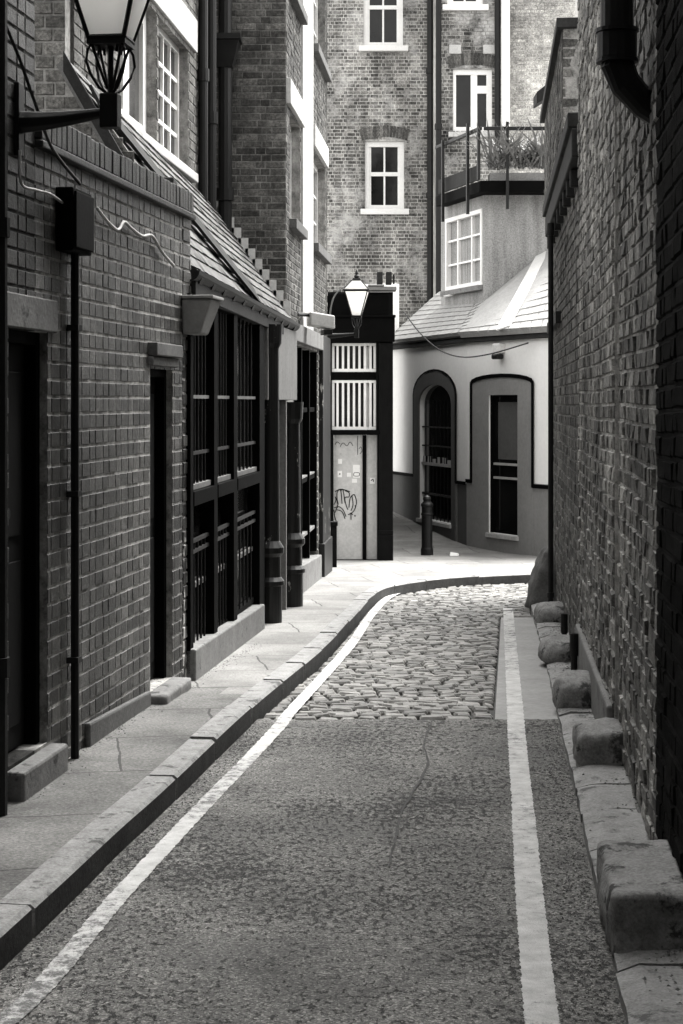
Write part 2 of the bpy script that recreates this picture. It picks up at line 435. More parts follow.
# right raised edge (row of flags at the wall foot)
redge_pts = [(.35,-2),(.55,2.2),(.768,5.06),(.953,7.33),(1.14,9.6),(1.34,11.9),(1.69,16.1),(1.83,17.4)]
RED = catmull(redge_pts, 12)
def red_x(Y):
    for a, b in zip(RED, RED[1:]):
        if a[1] <= Y <= b[1]: return a[0] + (b[0]-a[0])*(Y-a[1])/(b[1]-a[1])
    return RED[0][0] if Y < RED[0][1] else RED[-1][0]
def wall_x(Y): return .5455 + .083*Y

# setts
mb = MB(); sheet(mb, -1.2, 12, 9.1, 21, .4, .3, -.02, 0)
Y = 9.12; row = 0
def conc_x(Y): return .78 + .094*(Y-9.2)
while Y < 20.6:
    dep = random.uniform(.07, .1); gap = .007
    x = max(kerb_x(Y+dep), -2) + .006 - random.uniform(0, .1)
    xr = conc_x(Y) if Y < 15.0 else (red_x(Y) if Y < 17.3 else 7)
    ya0 = Y + gap/2
    while x < xr - .03:
        w = random.uniform(.085, .15); x0 = max(x, kerb_x(Y+dep)+.004); x1 = min(x + w - .007, xr); x += w
        if x1 - x0 < .04: continue
        sk = .018*math.sin(x0*2.3+Y*.7)
        h = random.uniform(-.005, .004)+.008*noise.noise(Vector((x0*1.7,Y*1.7,0))); tl = random.uniform(-.005, .005)
        r = lambda: random.uniform(-.004, .004)
        y0, y1 = ya0+sk+r(), ya0+dep-gap+sk+r()
        z = g(Y)
        e1, e2 = .004, .014
        ring0 = [(x0,y0,z-.05),(x1,y0,z-.05),(x1,y1,z-.05),(x0,y1,z-.05)]
        ring1 = [(x0+e1,y0+e1,z-.007+h),(x1-e1,y0+e1,z-.007+h+tl),(x1-e1,y1-e1,z-.007+h+tl),(x0+e1,y1-e1,z-.007+h)]
        ring2 = [(x0+e2,y0+e2,z+.004+h+r()),(x1-e2,y0+e2,z+.004+h+tl+r()),(x1-e2,y1-e2,z+.004+h+tl+r()),(x0+e2,y1-e2,z+.004+h+r())]
        q = [(0,1,5,4),(1,2,6,5),(2,3,7,6),(3,0,4,7)]
        mb.add(ring0+ring1+ring2, q + [tuple(i+4 for i in f) for f in q] + [(8,9,10,11)], 1)
    Y += dep; row += 1
struct('cobbled_road', mb, [M['bed'], M['sett']])

# concrete channel between setts and flags, beneath the right hand line
mb = MB(); n = 40
for i in range(n):
    ya, yb = 9.1 + 5.9*i/n, 9.1 + 5.9*(i+1)/n
    mb.add([(conc_x(ya)+.005,ya,g(ya)+.003),(red_x(ya)+.03,ya,g(ya)+.003),(red_x(yb)+.03,yb,g(yb)+.003),(conc_x(yb)+.005,yb,g(yb)+.003)], [(0,1,2,3)])
struct('road_channel', mb, M['concrete'])

# pavement: strip from the kerb line out to the far side
mb = MB()
K = KERB; N = len(K); ins = []
for i, p in enumerate(K):
    a = K[max(i-1,0)]; b = K[min(i+1,N-1)]; d = Vector((b[0]-a[0], b[1]-a[1])).normalized(); nl = Vector((-d.y, d.x))
    ins.append((p[0]+nl.x*.11, p[1]+nl.y*.11, nl))
vs = []; fs = []; m_ = 48
for i, (x, y, nl) in enumerate(ins):
    f = i/(N-1)
    if y < 16: O = (-6, y)
    else:
        t = min(1, max(0, (x-.4)/6)); O = (-6 + t*16, 16+ (y-16)*.6 + 22*min(1, (y-16)/3.0))
    for k in range(m_+1):
        u = (k/m_)**1.5; X, Yy = x + (O[0]-x)*u, y + (O[1]-y)*u
        vs.append((X, Yy, g(Yy)+.096))
for i in range(N-1):
    for k in range(m_):
        a = i*(m_+1)+k; fs.append((a, a+m_+1, a+m_+2, a+1)[::-1] if False else (a, a+m_+1, a+m_+2, a+1))
mis = [0 if sum(vs[k][1] for k in f)/4 < 9.55 + .25*math.sin(vs[f[0]][0]*5) else 1 for f in fs]
mb.add(vs, fs); mb.m[-len(fs):] = mis
struct('pavement', mb, [M['paving_t'], M['paving']])

# kerb stones
mb = MB(); acc = 0; seg = []; lens = []
def kerb_stone(pts, h=.1, w=.125):
    vs = []; n = len(pts); hz = random.uniform(-.004, .006); jx = random.uniform(-.006, .006)
    for (x, y, nl) in pts:
        z = g(y)+hz
        for off, zz in ((0, -.12), (0, h-.012), (.014, h), (w-.008, h), (w, h-.006), (w, -.12)):
            vs.append((x+nl.x*(off+jx), y+nl.y*(off+jx), z+zz))
    fs = []; mis = []
    for i in range(n-1):
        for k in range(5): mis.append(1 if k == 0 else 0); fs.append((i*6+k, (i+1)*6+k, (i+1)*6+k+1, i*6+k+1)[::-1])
    fs.append(tuple(range(6))); fs.append(tuple((n-1)*6+k for k in range(6))[::-1])
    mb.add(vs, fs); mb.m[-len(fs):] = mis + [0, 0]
fine = []
for i in range(N-1):
    for k in range(6):
        t = k/6; a, b = K[i], K[i+1]; na, nb = ins[i][2], ins[i+1][2]
        fine.append((a[0]+(b[0]-a[0])*t, a[1]+(b[1]-a[1])*t, (na*(1-t)+nb*t).normalized()))
cur = [fine[0]]; tgt = random.uniform(.75, 1.05); acc = 0
for p, q in zip(fine, fine[1:]):
    acc += math.hypot(q[0]-p[0], q[1]-p[1])
    if acc > tgt:
        kerb_stone(cur); acc = 0; tgt = random.uniform(.7, 1.1); cur = [q]
    else: cur.append(q)
struct('kerb', mb, [M['kerb'], M['kerb_face']])

# flags along the foot of the right wall
mb = MB(); Y = -1.5; prev = None
while Y < 16.5:
    ln = random.uniform(.42, .7); h = .055 + random.uniform(-.008, .012)
    ya, yb = Y+.006, Y+ln-.006; Y += ln
    nx, ny = 4, 5; vs = []
    for j in range(ny+1):
        y = ya + (yb-ya)*j/ny
        for i in range(nx+1):
            xl = red_x(y) + random.uniform(-.004, .004); xr = wall_x(y) + .05
            x = xl + (xr-xl)*i/nx
            z = g(y) + h + random.uniform(-.003, .003) - (.018 if i == 0 else 0) - (.01 if j in (0, ny) else 0)
            vs.append((x, y, z))
    fs = [(j*(nx+1)+i, j*(nx+1)+i+1, (j+1)*(nx+1)+i+1, (j+1)*(nx+1)+i) for j in range(ny) for i in range(nx)]
    nb = len(vs)
    left = [j*(nx+1) for j in range(ny+1)]
    low = [(vs[k][0]-.004, vs[k][1], vs[k][2]-.16) for k in left]; vs += low
    for j in range(ny): fs.append((left[j], left[j+1], nb+j+1, nb+j))
    nb2 = len(vs); fr = list(range(nx+1)); vs += [(vs[k][0], vs[k][1], vs[k][2]-.16) for k in fr]
    for i in range(nx): fs.append((fr[i+1], fr[i], nb2+i, nb2+i+1))
    bk = [ny*(nx+1)+i for i in range(nx+1)]; nb3 = len(vs); vs += [(vs[k][0], vs[k][1], vs[k][2]-.16) for k in bk]
    for i in range(nx): fs.append((bk[i], bk[i+1], nb3+i+1, nb3+i))
    mb.add(vs, fs)
struct('kerb_flags', mb, M['kerb'], smooth=False)

# painted lines
def ribbon(mb, pts, w, dz, jit=.006, n=10, taper=0):
    P = catmull(pts, n); vs = []; fs = []
    for i, p in enumerate(P):
        a = P[max(i-1,0)]; b = P[min(i+1,len(P)-1)]; d = Vector((b[0]-a[0], b[1]-a[1])).normalized(); nl = Vector((-d.y, d.x))
        ww = (w(p[1]) if callable(w) else w)
        l, r_ = ww/2 + random.uniform(-jit, jit), ww/2 + random.uniform(-jit, jit)
        z = g(p[1]) + (dz if dz < .012 else (.004 if p[1] < 8.9 else min(dz, .004+(p[1]-8.9)*.03)))
        vs += [(p[0]+nl.x*l, p[1]+nl.y*l, z), (p[0]-nl.x*r_, p[1]-nl.y*r_, z)]
    for i in range(len(P)-1): fs.append((2*i, 2*i+1, 2*i+3, 2*i+2))
    mb.add(vs, fs)
mb = MB()
LL = [ground_px(*p) for p in ((-90,1110),(-20,1045),(45,985),(120,896),(200,810),(270,737),(320,682),(352,645),(370,618),(388,599),(412,589),(440,583))]
ribbon(mb, LL, lambda y: .07 if y < 12 else .075, .0135, .003, 60)
struct('road_markings', mb, M['line_worn']); mb = MB()
RL = [ground_px(*p) for p in ((557,1120),(545,1040),(540,1005),(530,900),(522,800),(517,740),(513,680),(508,609))]
ribbon(mb, RL, lambda y: .09 if y < 7 else .085, .0065, .003, 90)
struct('road_markings', mb, M['line'])
mb = MB()
cr = [ground_px(*p) for p in ((432,722),(424,745),(428,765),(412,795),(402,812),(396,838),(388,868))]
ribbon(mb, cr, .011, .0055, .004, 8)
struct('road_cracks', mb, M['bed'])

def rock(sx, sy, h, e, seed, lean=0.0, amp=1.0):
    """rounded block: squared-off dome, base on z=0, centre at origin"""
    n = 18; mb = MB(); vs = []; fs = []; rnd = random.Random(seed); off = Vector((seed*3.1, seed*1.7, 0))
    bm = bmesh.new(); bmesh.ops.create_cube(bm, size=2); bmesh.ops.subdivide_edges(bm, edges=bm.edges[:], cuts=15, use_grid_fill=True)
    for v in bm.verts:
        p = v.co; L_ = (abs(p.x)**e + abs(p.y)**e + abs(p.z)**e) ** (1/e); p = p / L_
        z = p.z
        P = Vector((p.x*sx/2, p.y*sy/2, (z+1)/2*h*1.25 - .25*h))
        P.x += lean * max(0, P.z) ; d = noise.noise(P*8+off)*.03 + noise.noise(P*22+off)*.013 + noise.noise(P*60+off)*.005
        v.co = P + p.normalized()*d*amp
    bm.verts.index_update()
    mb.add([v.co.copy() for v in bm.verts], [tuple(x.index for x in f.verts) for f in bm.faces]); bm.free(); return mb

# ================================================================== LEFT NEAR BUILDING (low yard wall, tall near end)
FL = Frame((-1.136-.13*9.76, -2.0), (-.842, 10.0))
b = thing('brick_building', 'soot-dark brick building with two black doorways and a low soldier-capped wall, nearest on the left', 'building', FL.w(FL.s_Y(8), 0, 0))
ZT = 2.61
sA = FL.s_Y(7.13); s_near = FL.s_Y(4.2)
def hole(f, x0, x1, z0, z1, d=0): return (f.s_px(x0, d), f.s_px(x1, d), z0, z1)
d1 = hole(FL, 8, 47, .22, 1.88); d2 = hole(FL, 150, 172, .14, 1.78)
mb = MB()
slab(mb, FL, 0, sA, -.6, 10, [d1], .3, 4)  # unseen height and stretch behind the camera, kept tall to darken the foreground
slab(mb, FL, sA, FL.L, -.6, ZT, [d1, d2], .3, 0)
bricks(mb, FL, s_near, sA, 0, 6.0, [d1], mi=1, length=.135, ratio=.75, out=.0027, jit=.0011, bev=.002, course=.0705, joint=.0125)
bricks(mb, FL, sA, FL.L-.20, 0, ZT, [d1, d2], mi=2, length=.13, ratio=.75, out=.0027, jit=.0011, bev=.002, course=.0705, joint=.0125)
bricks(mb, FL, FL.L-.20, FL.L, .9, ZT, [], mi=2)
bricks(mb, FL, FL.L-.20, FL.L, 0, .9, [], mi=3)
part('wall', mb, [M['mortar_d'], M['brick_soot'], M['brick_warm'], M['peel_brick'], M['mortar_s']], b)
mb = MB()        # brick on edge coping over an oversailing course
s = sA + .01
while s < FL.L:
    FL.box(mb, s, min(s+.066, FL.L), -.29, .022+random.uniform(0,.006), ZT+.035, ZT+.145+random.uniform(-.004,.004)); s += .074
FL.box(mb, sA, FL.L, -.3, .035, ZT, ZT+.03)
part('coping', mb, M['brick_soot'], b, bevel=.005)
for dd in (d1, d2):
    f2 = MB(); FL.box(f2, dd[0], dd[0]+.05, -.16, -.03, dd[2], dd[3]); FL.box(f2, dd[1]-.05, dd[1], -.16, -.03, dd[2], dd[3]); FL.box(f2, dd[0]+.05, dd[1]-.05, -.16, -.03, dd[3]-.05, dd[3])
    mb = MB(); FL.box(mb, dd[0]+.05, dd[1]-.05, -.14, -.08, dd[2]+.006, dd[3]-.05)
    w = (dd[1]-dd[0]-.1)
    for a, c in ((.1, .75), (.85, 1.5)):
        FL.box(mb, dd[0]+.05+w*.15, dd[1]-.05-w*.15, -.08, -.072, dd[2]+a, dd[2]+c)
    dr = part('door', mb, M['door'], b, bevel=.004)
    part('frame', f2, M['black'], dr, bevel=.003)
    kb = MB(); c = FL.w(dd[0]+.05+w*.12, -.08, dd[2]+.95); kb.tube([c, c+Vector((FL.n.x*.05, FL.n.y*.05, 0))], [.012, .024], 10); part('door_knob', kb, M['iron'], dr)
mb = MB(); FL.box(mb, d1[0]-.12, d1[1]+.1, -.09, .018, d1[3]+.003, d1[3]+.135); part('lintel', mb, M['stone'], b, bevel=.006)
mb = MB(); FL.box(mb, d2[0]-.05, d2[1]+.03, -.12, .03, d2[3]+.003, d2[3]+.05); FL.box(mb, d2[0]-.05, d2[1]+.05, -.12, .05, d2[3]+.053, d2[3]+.12, 1); part('lintel', mb, [M['stone'], M['stone_d']], b, bevel=.006, label='dark moulded lintel over the narrow doorway')
def rough_block(mb, f, s0, s1, da, db, z0, z1, seed, e=26):
    r_ = rock(s1-s0, db-da, z1-z0, e, seed, 0, .35)
    for i, v in enumerate(r_.v):
        r_.v[i] = f.w((s0+s1)/2+v[0], (da+db)/2-v[1], z0+v[2])
    mb.add(r_.v, r_.f)
mb = MB(); FL.box(mb, d1[0]-.02, d1[1]+.07, -.3, .07, -.05, .206); part('doorstep', mb, M['stone'], b, bevel=.012)
mb = MB(); rough_block(mb, FL, d2[0]-.06, d2[1]+.05, -.3, .1, -.05, .136, 22); part('doorstep', mb, M['stone'], b, smooth=True)
mb = MB(); FL.box(mb, FL.s_px(84), FL.s_px(146), 0, .028, -.1, .2, sh=-.04); part('plinth', mb, M['stone_d'], b, bevel=.01)

# black post at the very left edge
c = FL.w(FL.s_px(-2,.04), .04, 0)
mb = MB(); mb.tube([(c.x,c.y,g(c.y)+.05),(c.x,c.y,9)], .034, 10); 
for z in (.6, 2.2, 3.9): mb.tube([(c.x,c.y,z),(c.x,c.y,z+.07)], .044, 10)
solo('drainpipe', mb, M['iron'], 'black drainpipe at the left edge beside the nearest doorway', 'drainpipe', smooth=False)

# lanterns
def lantern(name, label, f, s, zarm, L, k, group):
    base = f.w(s, 0, zarm)
    t = thing(name, label, 'lantern', base, group)
    p = f.w(s, L, zarm)
    x, y = p.x, p.y
    bz = zarm + .0*k
    mb = MB()
    f.box(mb, s-.035*k, s+.035*k, 0, .02*k, zarm-.16*k, zarm+.12*k)
    n = 8
    pts = [f.w(s, .02*k + (L-.05*k)*i/n, zarm - .03*k*math.cos(i/n*math.pi*.5) ) for i in range(n+1)]
    mb.tube(pts, [.045*k*(1-.55*i/n) for i in range(n+1)], 8)
    f.box(mb, s-.034*k, s+.034*k, L-.036*k, L+.034*k, zarm-.06*k, zarm+.07*k)
    part('bracket', mb, M['iron'], t, bevel=.004*k)
    # scrolls carrying the body
    z0 = zarm+.07*k; z1 = zarm+.26*k
    mb = MB()
    mb.tube([(x,y,z0),(x,y,z1)], .012*k, 8)
    for q in range(4):
        a = R(45+90*q)+math.atan2(f.d.y, f.d.x); dx, dy = math.cos(a), math.sin(a)
        prof = [(.012,0),(.05,.02),(.088,.07),(.105,.115),(.1,.16),(.08,.185),(.05,.178),(.045,.155)]
        mb.tube([(x+dx*r*k*1.0, y+dy*r*k*1.0, z0+h*k) for r, h in prof], .006*k, 6)
        mb.tube([(x+dx*.015*k, y+dy*.015*k, z0+.02*k), (x+dx*.085*k, y+dy*.085*k, z1)], .006*k, 6)
    part('scroll', mb, M['iron'], t)
    # tapering four sided body
    hb, hw, H = .068*k, .175*k, .4*k
    ax = Vector((f.d.x, f.d.y, 0)); ay = Vector((f.n.x, f.n.y, 0)); C = Vector((x, y, 0))
    cor = lambda w, z: [C + ax*(w*i) + ay*(w*j) + Vector((0,0,z)) for i, j in ((-1,-1),(1,-1),(1,1),(-1,1))]
    lo, hi = cor(hb, z1+.015*k), cor(hw, z1+H)
    mb = MB()
    for i in range(4):
        mb.tube([lo[i], hi[i]], .009*k, 6); mb.tube([lo[i], lo[(i+1)%4]], .011*k, 6); mb.tube([hi[i], hi[(i+1)%4]], .014*k, 6)
    mb.hexa([v - Vector((0,0,.02*k)) for v in cor(hb*1.1, z1+.01*k)] + cor(hb*1.1, z1+.01*k))
    fr = part('frame', mb, M['iron'], t)
    mb = MB()
    for i in range(4): mb.add([lo[i], lo[(i+1)%4], hi[(i+1)%4], hi[i]], [(0,1,2,3)])
    part('pane', mb, M['lglass'], fr)
    mb = MB()
    r0, r1, r2 = cor(hw*1.12, z1+H+.012*k), cor(hw*.4, z1+H+.16*k), cor(hw*.3, z1+H+.2*k)
    capg = MB(); capg.add(r0+r1, [(0,1,5,4),(1,2,6,5),(2,3,7,6),(3,0,4,7)]); part('roof_pane', capg, M['lglass'], fr)
    for i in range(4): mb.tube([r0[i], r1[i]], .008*k, 6); mb.tube([r0[i], r0[(i+1)%4]], .01*k, 6)
    mb.hexa([v - Vector((0,0,.02*k)) for v in r1] + r1); mb.hexa([v + Vector((0,0,.002)) for v in r1] + r2)
    mb.lathe(x, y, [(.03*k, z1+H+.2*k), (.045*k, z1+H+.23*k), (.02*k, z1+H+.26*k), (.028*k, z1+H+.28*k), (.004*k, z1+H+.33*k)], 12)
    part('cap', mb, M['iron'], t)
    return t
sl, zl = FL.px(12, 112)
lantern('wall_lantern', 'large frosted street lantern on an iron bracket, cut off at the top left', FL, FL.s_Y(6.9), EYE+(402-112)/F*6.84, .37, 1.0, 'wall lanterns')

# junction box, conduit, cables
s0, s1 = FL.s_px(74, .08), FL.s_px(93, .08); zt, zb = FL.px(78, 186, .1)[1], FL.px(78, 250, .1)[1]
t = thing('junction_box', 'black electrical box high on the low brick wall above a thin conduit', 'electrical box', FL.w((s0+s1)/2, 0, zb))
mb = MB(); FL.box(mb, s0, s1, 0, .075, zb, zt); part('casing', mb, M['black'], t, bevel=.006)
mb = MB(); FL.box(mb, s0+.01, s1-.01, 0.077, .088, zb+.015, zt-.015); part('lid', mb, M['black_w'], t, bevel=.004)
sp = FL.s_px(75, .03)
mb = MB(); mb.tube([FL.w(sp,.03,.06), FL.w(sp,.03,zb+.02)], .018, 8)
for z in (.5, 1.2, 1.9): FL.box(mb, sp-.03, sp+.03, 0, .052, z, z+.025)
solo('conduit', mb, M['iron'], 'thin black conduit running down from the electrical box to the pavement', 'pipe')
def cable(pts, r, mt, label, name='cable'):
    P = catmull([tuple(p) for p in pts], 8); mb = MB(); mb.tube(P, r, 6)
    return solo(name, mb, mt, label, 'cable', smooth=True)
W = lambda f, x, y, d=.02: f.w(f.px(x, y, d)[0], d, f.px(x, y, d)[1])
cable([W(FL,97,208),W(FL,108,222),W(FL,118,230),W(FL,124,222),W(FL,131,228),W(FL,142,236),W(FL,152,236),W(FL,162,252),W(FL,174,266)], .008, M['cable'], 'pale wavy cable sagging along the brick wall to the right of the electrical box')
cable([W(FL,6,26,.05),W(FL,20,60,.06),W(FL,34,100,.06),W(FL,52,148,.05),W(FL,80,184,.07)], .007, M['cable_d'], 'dark cable slanting down behind the lantern bracket to the electrical box')
cable([W(FL,20,150,.03),W(FL,21,183,.03),W(FL,36,190,.03),W(FL,50,194,.03),W(FL,64,204,.03)], .006, M['cable'], 'short pale cable hooked under the lantern bracket left of the electrical box')

# ================================================================== SECOND LEFT BUILDING (lean-to shop)
FS = Frame((-.842, 10.0), (-.415, 15.4))
FU = Frame((-1.536, 10.0), (-1.11, 15.4))          # set-back upper storey
FG = Frame((-2.6, 10.0), (-.842, 10.0))            # gable end facing the camera
b = thing('shop_building', 'lean-to shop building with tiled roof and barred black windows on the left', 'building', (-.85, 12.5, g(12.5)))
vergeZ = lambda X: 3.49 - (X+1.536)*1.41
mb = MB()
XG = lambda s: -2.6 + s
su = 2.6-1.536
slab(mb, FG, 0, su, 1.5, 5.8, [], .2, 0)
bricks(mb, FG, 0, su, 2.2, 5.2, [], mi=1)
mb.prism([FG.w(su,0,1.5),FG.w(FG.L-.31,0,1.5),FG.w(FG.L-.31,0,vergeZ(-1.15)),FG.w(su,0,vergeZ(-1.536))], (0,.2,0), 0)
bricks(mb, FG, su, FG.L-.31, 2.2, 3.6, [], clip=lambda s, z: z < vergeZ(XG(s))-.03, mi=1)
win = [(FU.s_px(117), FU.s_px(156), 3.42, 4.38), (FU.s_px(158), FU.s_px(188), 3.42, 4.38)]
slab(mb, FU, .21, FU.L+.1, 1.5, 5.8, win, .2, 0)
bricks(mb, FU, .2, FU.L+.1, 3.2, 5.8, win + [(FU.s_px(100), FU.s_px(195), 4.40, 4.66)], mi=1)
part('wall', mb, [M['mortar_p'], M['brick_gable']], b)
mb = MB(); FU.box(mb, FU.s_px(108), FU.s_px(194), -.02, .03, 4.40, 4.66); part('lintel', mb, M['stone_l'], b, bevel=.005)
mb = MB(); FU.box(mb, FU.s_px(112), FU.s_px(191), -.05, .06, 3.34, 3.41); part('window_sill', mb, M['stone_l'], b, bevel=.006)
def casement(f, h, cols, rows, parent, mt, gl, fw=.05, bw=.016, rec=-.07, name='window'):
    s0, s1, z0, z1 = h
    mb = MB()
    f.box(mb, s0, s0+fw, rec-.06, rec, z0, z1); f.box(mb, s1-fw, s1, rec-.06, rec, z0, z1)
    f.box(mb, s0+fw, s1-fw, rec-.06, rec, z0, z0+fw); f.box(mb, s0+fw, s1-fw, rec-.06, rec, z1-fw, z1)
    for i in range(1, cols):
        s = s0+fw + (s1-s0-2*fw)*i/cols; f.box(mb, s-bw/2, s+bw/2, rec-.045, rec-.008, z0+fw, z1-fw)
    for j in range(1, rows):
        z = z0+fw + (z1-z0-2*fw)*j/rows; f.box(mb, s0+fw, s1-fw, rec-.043, rec-.011, z-bw/2, z+bw/2)
    w = part(name, mb, mt, parent)
    mb = MB(); f.box(mb, s0+fw, s1-fw, rec-.035, rec-.03, z0+fw, z1-fw); part('pane', mb, gl, w)
    return w
casement(FU, win[0], 2, 1, b, M['white'], M['glass_g'], .12, .2)
casement(FU, win[1], 4, 4, b, M['white'], M['glass'], .05, .03)
# roof
EA, EB = FS.w(-.02, -.045, 2.37), FS.w(FS.L-.02, -.03, 2.30)
RA, RB = FU.w(-.02, .005, 3.50), FU.w(FU.L-.03, .005, 3.28)
mb = MB(); roof_slates(mb, EA, EB, RB, RA, 13, 38, .010, 0, .008); rf = part('roof', mb, M['tile'], b)
mb = MB(); A0, A1 = Vector(EA), Vector(RA); dn = Vector((0,-.07,0)); up = Vector((0,0,.09))
mb.hexa([A0+dn-up*.9, A0+Vector((0,-.005,0))-up*.9, A1+Vector((0,-.005,0))-up*.9, A1+dn-up*.9, A0+dn+up*.4, A0+Vector((0,-.005,0))+up*.4, A1+Vector((0,-.005,0))+up*.4, A1+dn+up*.4])
part('verge_board', mb, M['timber'], rf)
nr = (Vector(EB)-Vector(EA)).cross(Vector(RA)-Vector(EA)).normalized()
def strip(mb, p0, p1, w, n, th=.02):
    p0, p1 = Vector(p0), Vector(p1); d = (p1-p0).normalized(); s_ = d.cross(n).normalized()*w/2; n = n*th
    mb.hexa([p0-s_, p0+s_, p1+s_, p1-s_, p0-s_+n, p0+s_+n, p1+s_+n, p1-s_+n])
mb = MB(); strip(mb, Vector(RA)*.8+Vector(EA)*.2+nr*.035, Vector(EA)*.45+Vector(EB)*.55+nr*.035, .16, nr); part('valley', mb, M['timber'], rf)
# stepped flashing against the corner building
mb = MB(); n = 11
for i in range(n):
    p = Vector(EB)*(1-(i+.5)/n) + Vector(RB)*((i+.5)/n)
    q = Vector((p.x, 15.385, p.z))
    mb.box(q.x-.045, q.x+.04, 15.36, 15.392, q.z-.02, q.z+.12-.0*(i%2))
part('flashing', mb, M['lead'], rf)
# gutter: half round trough with joints
mb = MB()
ga, gb = Vector(FS.w(-.04, .0, 2.33)), Vector(FS.w(FS.L+.02, .0, 2.265))
vs = []; fs = []; nn = 9
for p in (ga, gb):
    for r_ in (.062, .052):
        for k in range(nn):
            a = math.pi + math.pi*k/(nn-1)
            q = Vector((FS.n.x, FS.n.y, 0))*math.cos(a)*r_ + Vector((0,0,1))*math.sin(a)*r_
            vs.append(p + q)
for k in range(nn-1):
    fs.append((k, k+1, 2*nn+k+1, 2*nn+k)); fs.append((nn+k, 3*nn+k, 3*nn+k+1, nn+k+1))
    fs.append((k, nn+k, nn+k+1, k+1))
fs.append((0, 2*nn, 3*nn, nn)); fs.append((nn-1, 2*nn-1, 4*nn-1, 3*nn-1))
mb.add(vs, fs)
for i in range(12):
    p = ga*(1-(i+.4)/12) + gb*((i+.4)/12); d = (gb-ga).normalized()
    mb.tube([p - d*.05 - Vector((0,0,.03)), p + d*.05 - Vector((0,0,.03))], .052, 10)
part('gutter', mb, M['iron'], b)
mb = MB(); FS.box(mb, 0, FS.L-1.0, -.1, .033, 2.19, 2.275, sh=-.05); part('fascia', mb, M['timber'], b, bevel=.004)
# shop front
zpav = lambda s: g(FS.Y(s)) + .096
sw0, sw1 = FS.s_px(187), FS.s_px(258)
mb = MB(); 
FS.box(mb, sw0, sw1, -.3, .05, -.4, .24, sh=-.1)
part('stall_riser', mb, M['stone'], b, bevel=.01)
mb = MB(); FS.box(mb, 0, FS.L, -.32, -.25, -.5, 2.35); part('inner_wall', mb, M['black'], b)
bays = [(FS.s_px(190), FS.s_px(211)), (FS.s_px(214.5), FS.s_px(231)), (FS.s_px(234.5), FS.s_px(257))]
mb = MB()
mull = [sw0, bays[0][0], bays[0][1], bays[1][0], bays[1][1], bays[2][0], bays[2][1], FS.s_px(262)]
for i in range(0, 8, 2): FS.box(mb, mull[i], mull[i+1], -.2, .02, .1, 2.2)
FS.box(mb, sw0, FS.s_px(262), -.2, .03, 2.165, 2.186)
part('shopfront_frame', mb, M['black'], b, bevel=.004)
for a, c in bays:
    w = c-a; zt = lambda s: -.009*s
    mb = MB(); 
    FS.box(mb, a, c, -.055, .025, 1.02, 1.10)            # transom
    FS.box(mb, a, c, -.055, .0, 1.103, 1.135, 1)
    FS.box(mb, a, a+.02, -.055, -.03, .16, 1.02); FS.box(mb, a+.02, c, -.055, -.02, .16, .20)
    FS.box(mb, a+.02, c, -.055, -.03, .53, .56, 1)
    FS.box(mb, a, a+.022, -.055, -.005, 1.135, 2.16, 1)
    wn = part('window', mb, [M['black'], M['stone_d']], b, bevel=.002)
    mb = MB(); FS.box(mb, a, c, -.1, -.06, .12, 2.165); part('pane', mb, M['glass_s'], wn)
    mb = MB(); nb_ = 5
    for i in range(1, nb_+1):
        s = a + w*i/(nb_+1)
        mb.tube([FS.w(s,-.02,1.13), FS.w(s,-.02,2.165)], .009, 6)
        mb.tube([FS.w(s,-.02,.2), FS.w(s,-.02,.8)], .007, 6)
    for z, m_i in ((1.62, 1), (.8, 0), (.74, 0)): FS.box(mb, a, c, -.03, -.01, z, z+.02, m_i)
    FS.box(mb, a, c, -.03, -.01, 1.3, 1.32, 0)
    part('window_bars', mb, [M['iron'], M['stone_d']], wn)
# plastered pier and recessed door between the two columns
mb = MB(); s0, s1 = FS.s_px(264), FS.s_px(292)
zt_ = FS.px(270, 335)[1]; FS.box(mb, s0, FS.L+.05, -.2, .03, FS.px(275, 400)[1], 2.2); part('plaster_panel', mb, M['plaster'], b, bevel=.005)
mb = MB(); sd0, sd1 = FS.s_px(275), FS.s_px(283); FS.box(mb, sd0, sd1, -.2, -.14, g(15), FS.px(275,400)[1]-.003)
dr = part('door', mb, M['door'], b)
mb = MB(); FS.box(mb, sd0-.06, sd0-.003, -.2, .025, g(15), FS.px(275,400)[1]-.003); FS.box(mb, sd1+.003, sd1+.06, -.2, .025, g(15), FS.px(275,400)[1]-.003); part('frame', mb, M['plaster'], dr, bevel=.004)
def column(f, s, ztop, k=1.0):
    z0 = g(f.Y(s))+.09; r = .085*k; c = f.w(s, .03, 0)
    mb = MB(); mb.lathe(c.x, c.y, [(r*1.25,z0),(r*1.25,z0+.28),(r*1.5,z0+.29),(r*1.5,z0+.32),(r*1.15,z0+.35),(r*1.1,z0+.5),(r*1.45,z0+.53),(r*1.45,z0+.57),(r,z0+.62),(r*.92,ztop-.18),(r*1.2,ztop-.14),(r*1.3,ztop)], 20)
    return part('column', mb, M['peel'], b)
column(FS, FS.s_px(266), 2.18, .85); column(FS, FS.s_px(288), FS.px(275,402)[1], .9)
# loading corbel where the verge meets the yard wall
mb = MB(); FG.box(mb, 2.6-1.06, 2.6-.91, 0.0, .24, 2.70, 2.82); FG.box(mb, 2.6-1.03, 2.6-.94, 0.0, .2, 2.62, 2.70); part('corbel', mb, M['timber'], b, bevel=.008)

